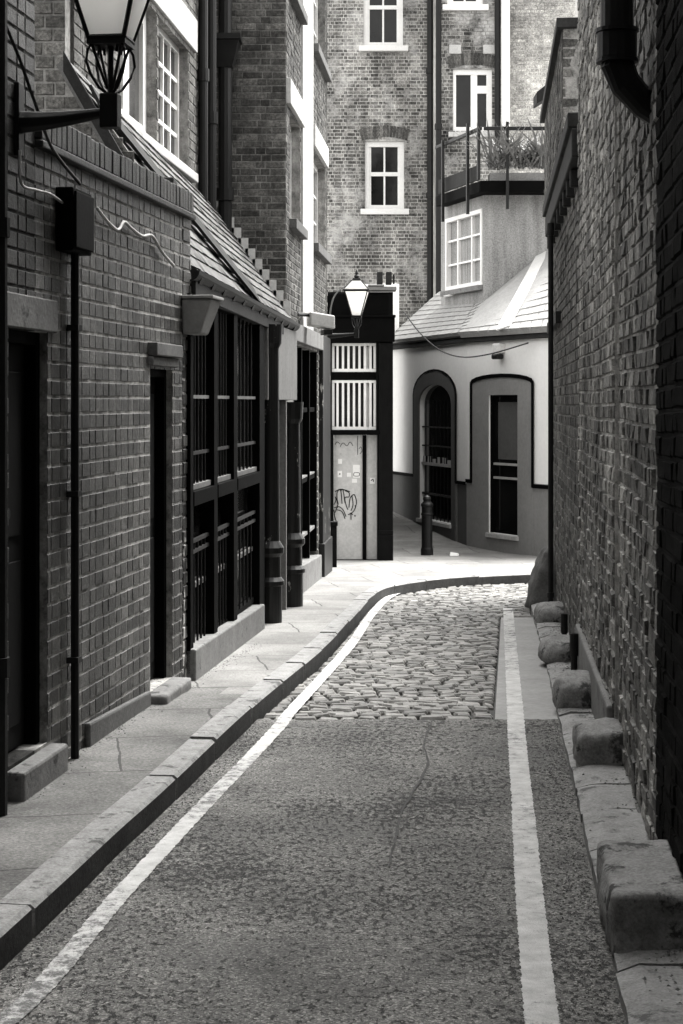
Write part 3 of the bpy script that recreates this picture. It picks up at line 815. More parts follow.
# grey wedge shaped lamp box under the near end of the gutter
p = FS.px(191, 316, .06)
t = thing('bulkhead_lamp', 'pale tapered box lamp fixed under the near end of the shop gutter', 'lamp', FS.w(FS.s_Y(9.95), .05, p[1]))
c = FL.w(FL.s_px(184), 0, 0); sL = FL.s_px(182)
z0_, z1_ = 1.97, 2.16
mb = MB(); mb.hexa([FL.w(sL,.10,z0_),FL.w(sL+.22,.10,z0_),FL.w(sL+.22,0.002,z0_),FL.w(sL,.002,z0_),FL.w(sL-.03,.17,z1_),FL.w(sL+.25,.17,z1_),FL.w(sL+.25,.002,z1_),FL.w(sL-.03,.002,z1_)])
part('diffuser', mb, M['concrete'], t, bevel=.012)
mb = MB(); FL.box(mb, sL-.04, sL+.26, .002, .18, z1_+.002, z1_+.02); part('lid', mb, M['concrete'], t, bevel=.004)

# downpipes in the angle beside the corner pier
def downpipe(x, y, z0, z1, r, label, collars=(), hop=None, mt='iron', name='drainpipe', shoe=False, group=None):
    mb = MB()
    pts = [(x,y,z1),(x,y,z0+.12),(x,y,z0)] if not shoe else [(x,y,z1),(x,y,z0+.16),(x,y-.01,z0+.1),(x-.06,y-.05,z0+.03)]
    mb.tube(pts, r, 12)
    for z in collars: mb.tube([(x,y,z),(x,y,z+.1)], r*1.3, 12)
    if hop:
        mb.hexa([(x-r*1.1,y-r*1.1,hop-.22),(x+r*1.1,y-r*1.1,hop-.22),(x+r*1.1,y+r*1.1,hop-.22),(x-r*1.1,y+r*1.1,hop-.22),(x-r*2.1,y-r*2.1,hop),(x+r*2.1,y-r*2.1,hop),(x+r*2.1,y+r*2.1,hop),(x-r*2.1,y+r*2.1,hop)])
        mb.box(x-r*2.4, x+r*2.4, y-r*2.4, y+r*2.4, hop+.003, hop+.05)
    return solo(name, mb, M[mt], label, 'drainpipe', group)
zp = lambda y, Y: EYE + (HY-y)/F*Y
def xp(px, Y): return (px-CX)/F*Y
downpipe(xp(203,14.6), 14.6, 3.2, 5.9, .04, 'thin black drainpipe beside the white upper windows above the tiled roof', (4.2,))
downpipe(xp(211,14.9), 14.9, 3.15, 5.9, .045, 'black drainpipe squeezed between the thin pipe and the hopper pipe', (3.9,))
downpipe(xp(225,15.2), 15.2, 2.95, 5.9, .058, 'thick black drainpipe with a hopper head beside the tall brick pier', (3.3,), zp(42,15.2))

# ================================================================== CORNER BUILDING (tall brick pier + street face)
FP = Frame((-1.3, 15.4), (-.475, 15.4))
FC = Frame((-.475, 15.4), (-.161, 20.0))
b = thing('corner_building', 'tall narrow brick corner building with white stone window surrounds', 'building', (-.45, 17.7, g(17.7)))
wz = lambda px, py: FC.px(px, py)[1]
H1 = [(FC.s_px(289.5), FC.s_px(300), 3.2, 4.15), (FC.s_px(312.5), FC.s_px(325), 3.2, 4.15), (FC.s_px(289.5), FC.s_px(300), 5.2, 6.3), (FC.s_px(312.5), FC.s_px(325), 5.2, 6.3)]
gh = (FC.s_px(293.5), FC.s_px(317), -.05, 2.12)
mb = MB()
slab(mb, FP, 0, FP.L, -.8, 6.5, [], .25, 0)
bricks(mb, FP, .2, FP.L, 2.3, 6.2, [], mi=1, jit=.0015, course=.059, length=.17, joint=.009, out=.004, bev=.003)
stone_h = [(FC.s_px(300.5), FC.s_px(312), 2.3, 9), (.02, FC.L-.25, 4.16, 4.38)]
slab(mb, FC, 0, FC.L, -.8, 6.5, H1+[gh], .25, 0)
bricks(mb, FC, .004, FC.L, 2.3, 6.3, H1+stone_h, mi=1, course=.059, length=.17, joint=.009, out=.004)
bricks(mb, FC, FC.s_px(317), FC.L, -.6, 2.3, [gh], mi=1)
slab(mb, Frame((-.161, 20.0), (-1.3, 20.0)), 0, 1.1, -.8, 6.5, [], .2, 0)
part('wall', mb, [M['mortar_p'], M['brick_pier']], b)
mb = MB(); FC.box(mb, FC.s_px(301), FC.s_px(311.5), -.05, .02, 2.3, 6.4); part('mullion', mb, M['stone_l'], b, bevel=.005)
mb = MB(); FC.box(mb, .03, FC.s_px(301)-.003, -.03, .04, 4.16, 4.38); part('lintel', mb, M['stone_l'], b, bevel=.005); mb = MB(); FC.box(mb, FC.s_px(311.5)+.003, FC.L-.27, -.03, .04, 4.16, 4.38); part('lintel', mb, M['stone_l'], b, bevel=.005)
for h in H1:
    w = casement(FC, h, 2, 3, b, M['white_d'], M['glass_g'], .05, .02, -.08)
    mb = MB(); FC.box(mb, h[0]-.06, h[1]+.06, -.04, .07, h[2]-.09, h[2]-.003); part('sill', mb, M['stone_d'], w, bevel=.006)
mb = MB(); FC.box(mb, FC.s_px(289.5)-.08, FC.s_px(319), .0, .05, 2.14, 2.3); part('fascia', mb, M['plaster'], b, bevel=.005)
# ground-floor shop window
a, c = gh[0], gh[1]; w_ = c-a
mb = MB(); FC.box(mb, a, c, -.2, .05, -.5, .12, sh=-.1); part('stall_riser', mb, M['stone'], b, bevel=.01)
mb = MB()
for u in (0, .31, .64, .97): FC.box(mb, a+w_*u, a+w_*u+.07, -.15, .0, .06, 2.11)
for z in (.82, 1.5): FC.box(mb, a+.08, c-.01, -.14, -.02, z, z+.045)
wn = part('window', mb, M['black'], b, bevel=.003)
mb = MB(); FC.box(mb, a, c, -.2, -.16, .02, 2.115); part('pane', mb, M['glass'], wn)
mb = MB(); FC.box(mb, a+.08, c-.01, -.135, -.018, .868, .885); FC.box(mb, a+.08, c-.01, -.135, -.018, .3, .33); part('glazing_bar', mb, M['plaster'], wn)
mb = MB(); s0, s1 = FC.s_px(318.5), FC.s_px(326); FC.box(mb, s0, s1, .0, .05, -.45, 2.3); FC.box(mb, s0-.05, s1+.03, .0, .07, -.5, .12); part('pilaster', mb, M['peel'], b, bevel=.008)
# floodlight
p = FC.w(FC.s_px(301), .1, wz(304, 323))
t = thing('floodlight', 'small white floodlight on the corner building at the end of the shop gutter', 'floodlight', p)
mb = MB(); fl = Frame((p.x-.02, p.y-.02), (p.x+.19, p.y+.02)); fl.box(mb, -.01, .22, -.12, .12, p.z-.04, p.z+.085, sh=-.035); part('housing', mb, M['white_d'], t, bevel=.012)
mb = MB(); fl.box(mb, .12, .2, -.1, .1, p.z-.125, p.z-.078); part('lens', mb, M['iron'], t, bevel=.004)
mb = MB(); mb.tube([FC.w(FC.s_px(297),.0,p.z+.05), p+Vector((-.02,0,.06))], .018, 8); part('arm', mb, M['iron'], t)
lantern('wall_lantern', 'small frosted street lantern on a bracket in front of the black shop', FC, FC.s_px(327)-.0, zp(334, 20.0), .33, .72, 'wall lanterns')
cable([(-.14,20.02,zp(322,20)),(-.1,20.1,zp(300,20)),(-.02,20.15,zp(289,20)),(.08,20.2,zp(284,20)),(.16,20.2,zp(284,20))], .009, M['stone_d'], 'pale curved conduit looping from the corner building to the far lantern', 'conduit')
p = ground_px(332, 567, .096)
mb = MB(); x, y = p; z = g(y)+.096
mb.box(x-.055,x+.055,y-.06,y+.06,z,z+.47); mb.box(x-.066,x+.066,y-.07,y+.07,z+.473,z+.52)
solo('litter_bin', mb, M['black_w'], 'narrow black box bin standing against the foot of the corner building', 'bin', bevel=.006)

# ================================================================== BLACK SHOP WITH GRAFFITI DOOR
FB = Frame((xp(326,22), 22.0), (xp(393,22), 22.0))
b = thing('black_shop', 'narrow black-painted shop with white barred window and grey graffiti door', 'shop', (.25, 22, g(22)))
q = lambda px: xp(px, 22) - FB.o.x
zq = lambda py: zp(py, 22)
hw = (q(332), q(376), zq(430), zq(343)); hd = (q(333.5), q(377.5), zq(560), zq(435))
mb = MB(); slab(mb, FB, 0, FB.L, -.8, zq(292), [hw, hd], .3, 0)
side = Frame((FB.o.x+FB.L, 22.0), (FB.o.x+FB.L, 27.5)); slab(mb, side, .301, side.L, -.8, zq(296), [], .2, 0)
mb.box(FB.o.x+.01, FB.o.x+FB.L-.2, 22.31, 27.5, zq(300), zq(297))
part('wall', mb, M['black_w'], b)
mb = MB(); FB.box(mb, 0, FB.L+.02, .0, .08, zq(342), zq(318)); FB.box(mb, 0, FB.L+.03, .0, .1, zq(318)+.003, zq(316)+.01); FB.box(mb, 0, FB.L-.05, .0, .04, zq(315), zq(294)); part('fascia', mb, M['black'], b, bevel=.004)
mb = MB(); FB.box(mb, q(348), FB.L+.04, -.25, .1, zq(291)+.005, zq(287)); FB.box(mb, q(368), q(384), -.1, .12, zq(287)+.003, zq(285)); part('cornice', mb, [M['stone']], b, bevel=.005)
mb = MB()
for px in (377, 386): FB.box(mb, q(px), q(px)+.07, -.2, .02, zq(284), zq(272))
FB.box(mb, q(393), q(393)+.02, -.05, -.02, zq(284), zq(274)); part('roof_vent', mb, M['timber'], b, bevel=.006)
mb = MB(); FB.box(mb, q(379), q(392.5), .0, .06, -.45, zq(343)); FB.box(mb, q(378.5), q(393), .0, .09, -.5, zq(535)); FB.box(mb, q(378.5), q(393), .0, .075, zq(535)+.003, zq(530)); part('pilaster', mb, M['black_w'], b, bevel=.006)
# barred window, white
s0, s1, z0, z1 = hw; zm0, zm1 = zq(380), zq(372)
mb = MB(); FB.box(mb, s0, s1, -.14, -.02, zm0, zm1); part('transom', mb, M['black'], b, bevel=.003); mb = MB(); FB.box(mb, s0-.03, s1+.05, -.1, .06, z0-.05, z0-.002)
wn = part('window', mb, M['black'], b, bevel=.003)
mb = MB(); FB.box(mb, s0, s1, -.2, -.15, z0, z1); part('pane', mb, M['glass_g'], wn)
mb = MB()
for za, zb_ in ((z0, zm0), (zm1, z1)):
    FB.box(mb, s0, s1, -.06, -.03, za+.002, za+.04); FB.box(mb, s0, s1, -.06, -.03, zb_-.035, zb_-.002)
    FB.box(mb, s0, s0+.03, -.06, -.03, za+.043, zb_-.038); FB.box(mb, s1-.03, s1, -.06, -.03, za+.043, zb_-.038)
    for i in range(1, 8):
        s = s0 + (s1-s0)*i/8; FB.box(mb, s-.014, s+.014, -.058, -.032, za+.04, zb_-.035)
    FB.box(mb, s0+(s1-s0)*.72, s1-.05, -.11, -.1, za+.04, zb_-.04)
part('window_bars', mb, M['white'], wn)
# door
mb = MB(); FB.box(mb, q(334), q(362.5), -.12, -.06, g(22)+.1, hd[3]-.003)
dr = part('door', mb, M['door_grey'], b, bevel=.003, label='grey door with black scribbled tag and white stickers')
mb = MB(); FB.box(mb, q(366.5), q(377), -.12, -.06, g(22)+.1, hd[3]-.003); part('door_panel', mb, M['door_grey'], b, bevel=.003)
mb = MB(); FB.box(mb, q(362.6), q(366.4), -.13, -.04, g(22)+.1, hd[3]-.003); part('door_post', mb, M['black'], b)
mb = MB()
def stroke(pts, r=.006):
    P = catmull([(q(x), zq(y)) for x, y in pts], 6)
    vs = []; fs = []
    for i, p_ in enumerate(P):
        a = P[max(i-1,0)]; c_ = P[min(i+1,len(P)-1)]; d_ = Vector((c_[0]-a[0], c_[1]-a[1])); d_ = d_.normalized() if d_.length > 1e-6 else Vector((1,0)); nn_ = Vector((-d_.y, d_.x))*r
        vs += [FB.w(p_[0]+nn_.x, -.056, p_[1]+nn_.y), FB.w(p_[0]-nn_.x, -.056, p_[1]-nn_.y)]
    for i in range(len(P)-1): fs.append((2*i, 2*i+1, 2*i+3, 2*i+2))
    mb.add(vs, fs)
for st in ([(334,505),(336,500),(335,497),(338,503),(337,507),(334,508)], [(337.5,504),(337,494),(339,490),(341,492),(342,504)], [(341,491),(343,490),(345,503)], [(345,491),(349,493),(349,497),(345,498),(346,505),(348,510)],
           [(349,508),(350,499),(353,495),(355,496),(356.5,503),(354,511),(350,514)], [(352,496),(353,505),(351,511)], [(335,513),(338,507),(343,510),(346,517)], [(334,510),(335,518),(337,523)], [(337,510),(342,512),(345,519)], [(351,513),(351,520)], [(348,515),(351,514),(353,515)],
           [(335,492),(340,489.5),(346,490.5),(350,492)], [(340,447),(343,443),(347,446),(350,442),(353,446)], [(335,445),(337,442),(340,444)], [(359,449),(361,447),(362,451),(360,454)], [(357.5,436),(357.7,455)]):
    stroke(st, .0055 if st[0][1] > 480 else .0035)
for x, y in ((355,516),(355.5,506)): stroke([(x-.7,y),(x+.7,y+.3)], .008)
stroke([(354,473),(359,473),(359,476),(354,476),(354,473)], .0035); stroke([(339.2,474),(340.4,474.4)], .008); stroke([(371,481),(373,479.5),(373.5,482)], .006)
part('graffiti', mb, M['ink'], dr)
def sticker(x0, x1, y0, y1):
    m2 = MB(); FB.box(m2, q(x0), q(x1), -.059, -.0575, zq(y1), zq(y0)); part('sticker', m2, M['sticker'], dr)
for r_ in ((337.5,342,471,477.5),(353,360,465,478),(347,351,473,477),(352,357,479,483),(338,342,459,464)): sticker(*r_)
m2 = MB(); FB.box(m2, q(370), q(375), -.059, -.0575, zq(484), zq(478)); part('sticker', m2, M['sticker'], dr)

# ================================================================== BOLLARD
p = ground_px(427, 555, .096); x, y = p; z = g(y)+.096; u = 60/F*y
mb = MB(); r = .072
mb.lathe(x, y, [(r*1.12,z-.02),(r*1.12,z+.1*u),(r*1.0,z+.13*u),(r*.98,z+.2*u),(r*.98,z+.66*u),(r*1.08,z+.67*u),(r*1.08,z+.69*u),(r*.95,z+.71*u),(r*.95,z+.8*u),(r*1.1,z+.82*u),(r*1.1,z+.85*u),(r*.8,z+.88*u),(r*.62,z+.9*u),(r*.75,z+.935*u),(r*.6,z+.97*u),(r*.1,z+1.0*u)], 24)
bo = solo('bollard', mb, M['iron'], 'black cast-iron bollard on the pavement in front of the arched doorway', 'bollard', smooth=False)

# ================================================================== WHITE RENDERED BUILDING
A_, C_, B_ = (xp(393,28.0), 28.0), (xp(467,24.6), 24.6), (2.75, 22.45)
F1, F2 = Frame(A_, C_), Frame(C_, B_)
b = thing('rendered_building', 'low white and grey rendered building with slate roof at the bend of the alley', 'building', (1.72, 24.6, g(24.6)))
EZ = 2.43; ZB = zp(488, 25)
# left face: tall arched doorway; right face: panel with slit window
def arch_pts(s0, s1, z0, zsp, zap, n=14):
    pts = [(s0, z0), (s1, z0), (s1, zsp)]
    cx, w = (s0+s1)/2, (s1-s0)/2
    for k in range(1, n):
        a = math.pi*k/n; pts.append((cx + w*math.cos(a), zsp + (zap-zsp)*math.sin(a)))
    pts.append((s0, zsp)); return pts
a0, a1 = F1.s_px(420), F1.s_px(453)
az0 = zp(521, 25.9); asp = zp(404, 26.2); aap = zp(384.5, 26.2)
def wall_with_arch(mb, f, s0, s1, z0, z1, a0, a1, az0, asp, aap, mi, d=0.0, thick=.25, n=14):
    slab(mb, f, s0, s1, z0, asp, [(a0, a1, az0, asp+1)], thick, mi, d)
    cx, w = (a0+a1)/2, (a1-a0)/2
    top = [(cx - w*math.cos(math.pi*k/n), asp + (aap-asp)*math.sin(math.pi*k/n)) for k in range(n+1)]
    cols = [(s0, asp)] + top + [(s1, asp)]
    for (p0, q0), (p1, q1) in zip(cols, cols[1:]):
        if p1-p0 < 1e-6: continue
        v = [f.w(p0,d,q0),f.w(p1,d,q1),f.w(p1,d,z1),f.w(p0,d,z1),f.w(p0,d-thick,q0),f.w(p1,d-thick,q1),f.w(p1,d-thick,z1),f.w(p0,d-thick,z1)]
        mb.add(v, [(0,1,2,3),(7,6,5,4),(4,5,1,0),(3,2,6,7)], mi)
mb = MB()
wall_with_arch(mb, F1, 0, F1.L, -.8, EZ-.02, a0, a1, az0, asp, aap, 0)
w0, w1, wz0, wz1 = F2.s_px(489), F2.s_px(518.5), zp(535, 23.6), zp(394.5, 23.6)
slab(mb, F2, 0, F2.L, -.8, EZ-.02, [(w0, w1, wz0, wz1)], .25, 0)
FE = Frame((A_[0]-.6, A_[1]+.35), A_); slab(mb, FE, 0, FE.L, -.8, 3.45, [], .2, 0)
part('wall', mb, M['render_w'], b)
# plinth band
mb = MB(); 
slab(mb, F1, 0, F1.s_px(415)-.003, -.7, zp(475, 27), [], .01, 0, .012); part('plinth', mb, M['render_gd'], b); mb = MB(); slab(mb, F1, F1.s_px(458), F1.L+.01, -.7, zp(482, 25), [], .01, 0, .012)
part('plinth', mb, M['render_gd'], b)
mb = MB(); pl, pr = F2.s_px(472.5), F2.s_px(534)
slab(mb, F2, 0.012, pl-.003, -.7, zp(482, 24.3), [], .01, 0, .012); slab(mb, F2, pr+.003, F2.L, -.7, zp(483, 23.2), [], .01, 0, .012)
slab(mb, F2, pl, pr, -.7, zp(395, 23.7), [(w0, w1, wz0, wz1)], .012, 0, .016)
cxp, wp = (pl+pr)/2, (pr-pl)/2; zsp = zp(395, 23.7); ris = .1
pts = [(pl, zsp), (pr, zsp), (pr, zp(383,23.7))] + [(cxp + wp*math.cos(math.pi*k/10), zp(383,23.7) + ris*math.sin(math.pi*k/10)) for k in range(1, 10)] + [(pl, zp(383,23.7))]
if wz1 > zsp: zsp = wz1
mb.prism([F2.w(s, .004, z) for s, z in pts], (F2.n.x*.012, F2.n.y*.012, 0))
part('panel', mb, M['render_g'], b)
def band(f, path, w, d, mb):
    for (s0, z0), (s1, z1) in zip(path, path[1:]):
        v = Vector((s1-s0, z1-z0)).normalized(); nn_ = Vector((-v.y, v.x))*w/2; e = v*w*.3
        mb.hexa([f.w(s0-e.x+nn_.x,d,z0-e.y+nn_.y), f.w(s0-e.x-nn_.x,d,z0-e.y-nn_.y), f.w(s1+e.x-nn_.x,d,z1+e.y-nn_.y), f.w(s1+e.x+nn_.x,d,z1+e.y+nn_.y)] +
                [f.w(s0-e.x+nn_.x,d+.012,z0-e.y+nn_.y), f.w(s0-e.x-nn_.x,d+.012,z0-e.y-nn_.y), f.w(s1+e.x-nn_.x,d+.012,z1+e.y-nn_.y), f.w(s1+e.x+nn_.x,d+.012,z1+e.y+nn_.y)])
mb = MB(); zz = zp(483, 23.9)
band(F2, [(0.02, zz), (pl, zz), (pl, zp(383,23.7))] + [(cxp - wp*math.cos(math.pi*k/10), zp(383,23.7) + ris*math.sin(math.pi*k/10)) for k in range(0, 11)] + [(pr, zz), (F2.L, zz)], .05, .018, mb)
zz = zp(475, 27); b0, b1 = F1.s_px(415), F1.s_px(457)
cxa, wa = (b0+b1)/2, (b1-b0)/2; zs_, zr = zp(395, 26.2), zp(371, 26.2)-zp(395, 26.2)
outer = [(cxa - wa*math.cos(math.pi*k/14), zs_ + zr*math.sin(math.pi*k/14)) for k in range(15)]
band(F1, [(0, zz), (b0, zz)] + outer + [(b1, zp(482,25)), (F1.L-.02, zp(482,25))], .045, .018, mb)
part('painted_trim', mb, M['black'], b)
# arch surround (dark) ring
mb = MB(); inner = [(a0, az0)] + [( (a0+a1)/2 - (a1-a0)/2*math.cos(math.pi*k/14), asp + (aap-asp)*math.sin(math.pi*k/14)) for k in range(15)] + [(a1, az0)]
out2 = [(b0, az0)] + outer + [(b1, az0)]
for (p0, q0), (p1, q1), (p2, q2), (p3, q3) in zip(inner, inner[1:], out2[1:], out2):
    mb.hexa([F1.w(p0,.002,q0),F1.w(p1,.002,q1),F1.w(p2,.002,q2),F1.w(p3,.002,q3),F1.w(p0,.03,q0),F1.w(p1,.03,q1),F1.w(p2,.03,q2),F1.w(p3,.03,q3)])
F1.box(mb, b0, a0, .002, .03, -.6, az0-.002); F1.box(mb, a1, b1, .002, .03, -.6, az0-.002); F1.box(mb, a0+.003, a1-.003, .002, .028, -.6, az0-.06)
part('arch_surround', mb, M['render_gd'], b)
# arched barred glazing
mb = MB(); pts = arch_pts(a0, a1, az0, asp, aap); mb.prism([F1.w(s, -.1, z) for s, z in pts], (F1.n.x*.03, F1.n.y*.03, 0))
wn = part('arched_window', mb, M['glass'], b)
mb = MB()
for i in range(1, 9):
    s = a0 + (a1-a0)*i/9; mb.tube([F1.w(s,-.04,az0), F1.w(s,-.04,asp+.05)], .008, 6)
zrow = [zp(y, 26) for y in (428, 447, 466, 496)]
for z in zrow[:2]: F1.box(mb, a0, a1, -.05, -.03, z, z+.02)
F1.box(mb, a0, a1, -.065, -.02, zrow[2], zrow[2]+.04, 1); F1.box(mb, a0, a1, -.065, -.03, zrow[3], zrow[3]+.03)
for i in range(7):
    s = a0+.08+(a1-a0-.16)*i/6; F1.box(mb, s-.03, s+.03, -.06, -.03, zrow[2]+.043, zrow[2]+.043+random.uniform(.03,.09), 1)
part('window_bars', mb, [M['iron'], M['stone_l']], wn)
mb = MB(); F1.box(mb, a0-.02, a1+.02, -.2, .06, az0-.055, az0-.003); part('sill', mb, M['stone_l'], wn, bevel=.006)
# slit window
mb = MB(); fw = .03
F2.box(mb, w0, w0+fw, -.12, -.02, wz0, wz1); F2.box(mb, w1-fw, w1, -.12, -.02, wz0, wz1); F2.box(mb, w0+fw, w1-fw, -.12, -.06, wz1-fw, wz1); F2.box(mb, w0+fw, w1-fw, -.12, -.06, wz0, wz0+fw)
wn = part('slit_window', mb, M['black'], b)
mb = MB(); F2.box(mb, w0, w1, -.11, -.08, wz0, wz1); part('pane', mb, M['glass'], wn)
mb = MB()
for y in (466, 480): z = zp(y, 23.6); F2.box(mb, w0+fw, w1-fw, -.078, -.05, z, z+.03)
part('rail', mb, M['cable'], wn)
mb = MB(); F2.box(mb, w0+.12, w1-.1, -.079, -.072, zp(460,23.6), wz1-.1); part('curtain', mb, M['render_gd'], wn)
mb = MB(); F2.box(mb, w0-.03, w1+.03, -.2, .045, wz0-.06, wz0-.003); part('sill', mb, M['stone_l'], wn, bevel=.006)
# eaves gutter
mb = MB()
for f in (F1, F2):
    L0 = 0 if f is F1 else -.03
    f.box(mb, L0, f.L+.03, -.25, .07, EZ-.02, EZ+.05); f.box(mb, L0, f.L+.035, .0, .1, EZ+.053, EZ+.1)
part('eaves', mb, M['timber'], b, bevel=.006)
# slate roof: three planes
PA, PC, PB = F1.w(0, .12, EZ+.1), F1.w(F1.L+.02, .12, EZ+.1), F2.w(F2.L, .12, EZ+.1)
T1 = Vector((xp(440,28.6), 28.6, zp(292,28.6))); T2 = Vector((xp(483,27.0), 27.0, zp(291,27.0))); T3 = Vector((xp(551,26.3), 26.3, zp(238,26.3)))
mb = MB(); roof_slates(mb, PA, PC, T2, T1, 10, 12, .012)
rf = part('roof', mb, M['slate'], b)
mb = MB(); roof_slates(mb, PC, PB, T3+Vector((.3,0,.2)), T2, 14, 9, .012); part('roof_slope', mb, M['slate'], rf)
def strip(mb, p0, p1, w, n, th=.02):
    p0, p1 = Vector(p0), Vector(p1); d = (p1-p0).normalized(); s_ = d.cross(n).normalized()*w/2; n = n*th
    mb.hexa([p0-s_, p0+s_, p1+s_, p1-s_, p0-s_+n, p0+s_+n, p1+s_+n, p1-s_+n])
nf = ((Vector(PB)-Vector(PC)).cross(Vector(T2)-Vector(PC))).normalized()
lerp = lambda a, c, t: Vector(a)*(1-t) + Vector(c)*t
mb = MB(); strip(mb, lerp(PC, PB, .50)+nf*.03, lerp(T2, T3+Vector((.3,0,.2)), .80)+nf*.03, .2, nf)
strip(mb, lerp(PC, T2, .86)+nf*.03+Vector((-.5,.3,-.02)), T2+nf*.03+Vector((.04,0,0)), .09, nf)
part('flashing', mb, M['lead'], rf)
# security light and slack wire
p = F2.w(F2.s_px(502), 0, zp(352, 23.9))
t = thing('security_light', 'small white security light under the eaves of the white rendered building', 'security light', p)
s_ = F2.s_px(502)
mb = MB(); F2.box(mb, s_-.085, s_+.085, 0, .1, p.z-.02, p.z+.11); part('housing', mb, M['white_d'], t, bevel=.015)
mb = MB(); F2.box(mb, s_-.07, s_+.07, .01, .13, p.z-.1, p.z-.03); part('lens', mb, M['iron'], t, bevel=.02)
cable([(xp(404,26),26,zp(312,26)),(xp(420,25.5),25.5,zp(333,25.5)),(xp(440,24.8),24.8,zp(350,24.8)),(xp(462,24.2),24.2,zp(357,24.2)),(xp(490,23.7),23.7,zp(354,23.7)),(xp(528,23),23,zp(343,23))], .009, M['cable_d'], 'slack dark wire sagging across the white rendered front above the doorway')

# ================================================================== REAR BRICK BUILDING
FR1 = Frame((xp(310,32), 32.0), (xp(437,32), 32.0))
FR2 = Frame((xp(437,30.5), 30.5), (xp(640,30.5), 30.5))
b = thing('rear_building', 'tall patchy stock-brick building with white sash windows closing the view', 'building', (1.5, 32, g(32)))
z32 = lambda y: zp(y, 32); q1 = lambda px: xp(px, 32)-FR1.o.x
z30 = lambda y: zp(y, 30.5); q2 = lambda px: xp(px, 30.5)-FR2.o.x
hA = (q1(365), q1(404), z32(209), z32(141)); hB = (q1(363.5), q1(403), z32(46), z32(-30))
hC = (q2(453), q2(492), z30(132), z30(69)); hD = (q2(447), q2(483), z30(5), z30(-70))
mb = MB()
slab(mb, FR1, 0, FR1.L, -.8, 12, [hA, hB], .3, 0); bricks(mb, FR1, 0, FR1.L, z32(350), 9.3, [hA, hB], mi=1, bev=.004, course=.062, length=.15, joint=.012, out=.005)
slab(mb, FR2, 0, FR2.L, -.8, 12, [hC, hD], .3, 0)
bricks(mb, FR2, 0, q2(505), z30(300), 9.0, [hC, hD], mi=1, bev=.004, course=.062, length=.15, joint=.012, out=.005); bricks(mb, FR2, q2(505), q2(575), z30(300), 9.0, [], mi=2, bev=.004, course=.062, length=.15, joint=.012, out=.005)
RT = Frame((FR2.o.x, 32.0), (FR2.o.x, 30.5)); slab(mb, RT, 0, RT.L-.302, -.8, 12, [], .2, 0)
part('wall', mb, [M['mortar_f'], M['brick_far'], M['brick_far2']], b)
def soldier_arch(f, h, rise, mi_mat):
    mb = MB(); n = 15; w = (h[1]-h[0])/2+.06; cx = (h[0]+h[1])/2
    for i in range(n):
        u0, u1 = -1+2*i/n+.012, -1+2*(i+1)/n-.012
        v = lambda u, r: (cx+u*(w+r*.25), h[3]+.004 + rise*(1-u*u) + r)
        p = [v(u0,0), v(u1,0), v(u1,.2), v(u0,.2)]
        mb.prism([f.w(s, .0, z) for s, z in p], (f.n.x*.014, f.n.y*.014, 0))
    part('brick_arch', mb, mi_mat, b)
soldier_arch(FR1, hA, .07, M['brick_pier']); soldier_arch(FR2, hC, .07, M['brick_pier'])
def sash(f, h, mt=M['white'], cols=2):
    s0, s1, z0, z1 = h; fw = .075; mb = MB(); rc = -.05
    f.box(mb, s0, s0+fw, rc-.1, rc, z0, z1); f.box(mb, s1-fw, s1, rc-.1, rc, z0, z1); f.box(mb, s0+fw, s1-fw, rc-.1, rc, z1-fw*1.3, z1); f.box(mb, s0+fw, s1-fw, rc-.1, rc, z0, z0+fw)
    zm = z0 + (z1-z0)*.52; f.box(mb, s0+fw, s1-fw, rc-.08, rc-.02, zm-.035, zm+.035)
    cx = (s0+s1)/2; f.box(mb, cx-.016, cx+.016, rc-.07, rc-.03, z0+fw, zm-.035); f.box(mb, cx-.016, cx+.016, rc-.07, rc-.03, zm+.035, z1-fw*1.3)
    for ss in (s0+fw, s1-fw-.035): f.box(mb, ss, ss+.035, rc-.08, rc-.025, z0+fw, z1-fw*1.3)
    w = part('sash_window', mb, mt, b)
    mb = MB(); f.box(mb, s0+fw, s1-fw, rc-.065, rc-.055, z0+fw, z1-fw); part('pane', mb, M['glass'], w)
    mb = MB(); f.box(mb, s0-.08, s1+.09, -.12, .08, z0-.1, z0-.003); part('sill', mb, M['white'], w, bevel=.006)
    return w
sash(FR1, hA); sash(FR1, hB); sash(FR2, hD)
s0, s1, z0, z1 = hC; mb = MB(); rc = -.04; fw = .09
FR2.box(mb, s0, s0+fw*.6, rc-.1, rc, z0, z1); FR2.box(mb, s1-fw, s1, rc-.1, rc, z0, z1); FR2.box(mb, s0+fw*.6, s1-fw, rc-.1, rc, z1-fw, z1); FR2.box(mb, s0+fw*.6, s1-fw, rc-.1, rc, z0, z0+fw)
xm = s0+(s1-s0)*.46; FR2.box(mb, xm, xm+.11, rc-.09, rc-.01, z0+fw, z1-fw); zz = z0+(z1-z0)*.62; FR2.box(mb, xm+.11, s1-fw, rc-.09, rc-.01, zz, zz+.13)
wn = part('casement_window', mb, M['white'], b); mb = MB(); FR2.box(mb, s0+.05, s1-.08, rc-.07, rc-.06, z0+.08, z1-.08); part('pane', mb, M['glass'], wn)
mb = MB(); FR2.box(mb, s0-.08, s1+.08, -.1, .07, z0-.09, z0-.003); part('sill', mb, M['stone_l'], wn, bevel=.006)
for px in (449, 483):
    mb = MB(); FR2.box(mb, q2(px), q2(px+12), .002, .03, z30(54), z30(45)); part('air_vent', mb, M['stone_l'], b, bevel=.006)
downpipe(xp(431,31.8), 31.8, 1.5, 9.5, .07, 'thick black soil pipe on the rear brick wall beside the sash windows', (5.2, 7.4))
downpipe(xp(438.5,30.4), 30.4, 1.5, 9.5, .05, 'thin black pipe at the inner corner of the rear brick wall', (6.2,))
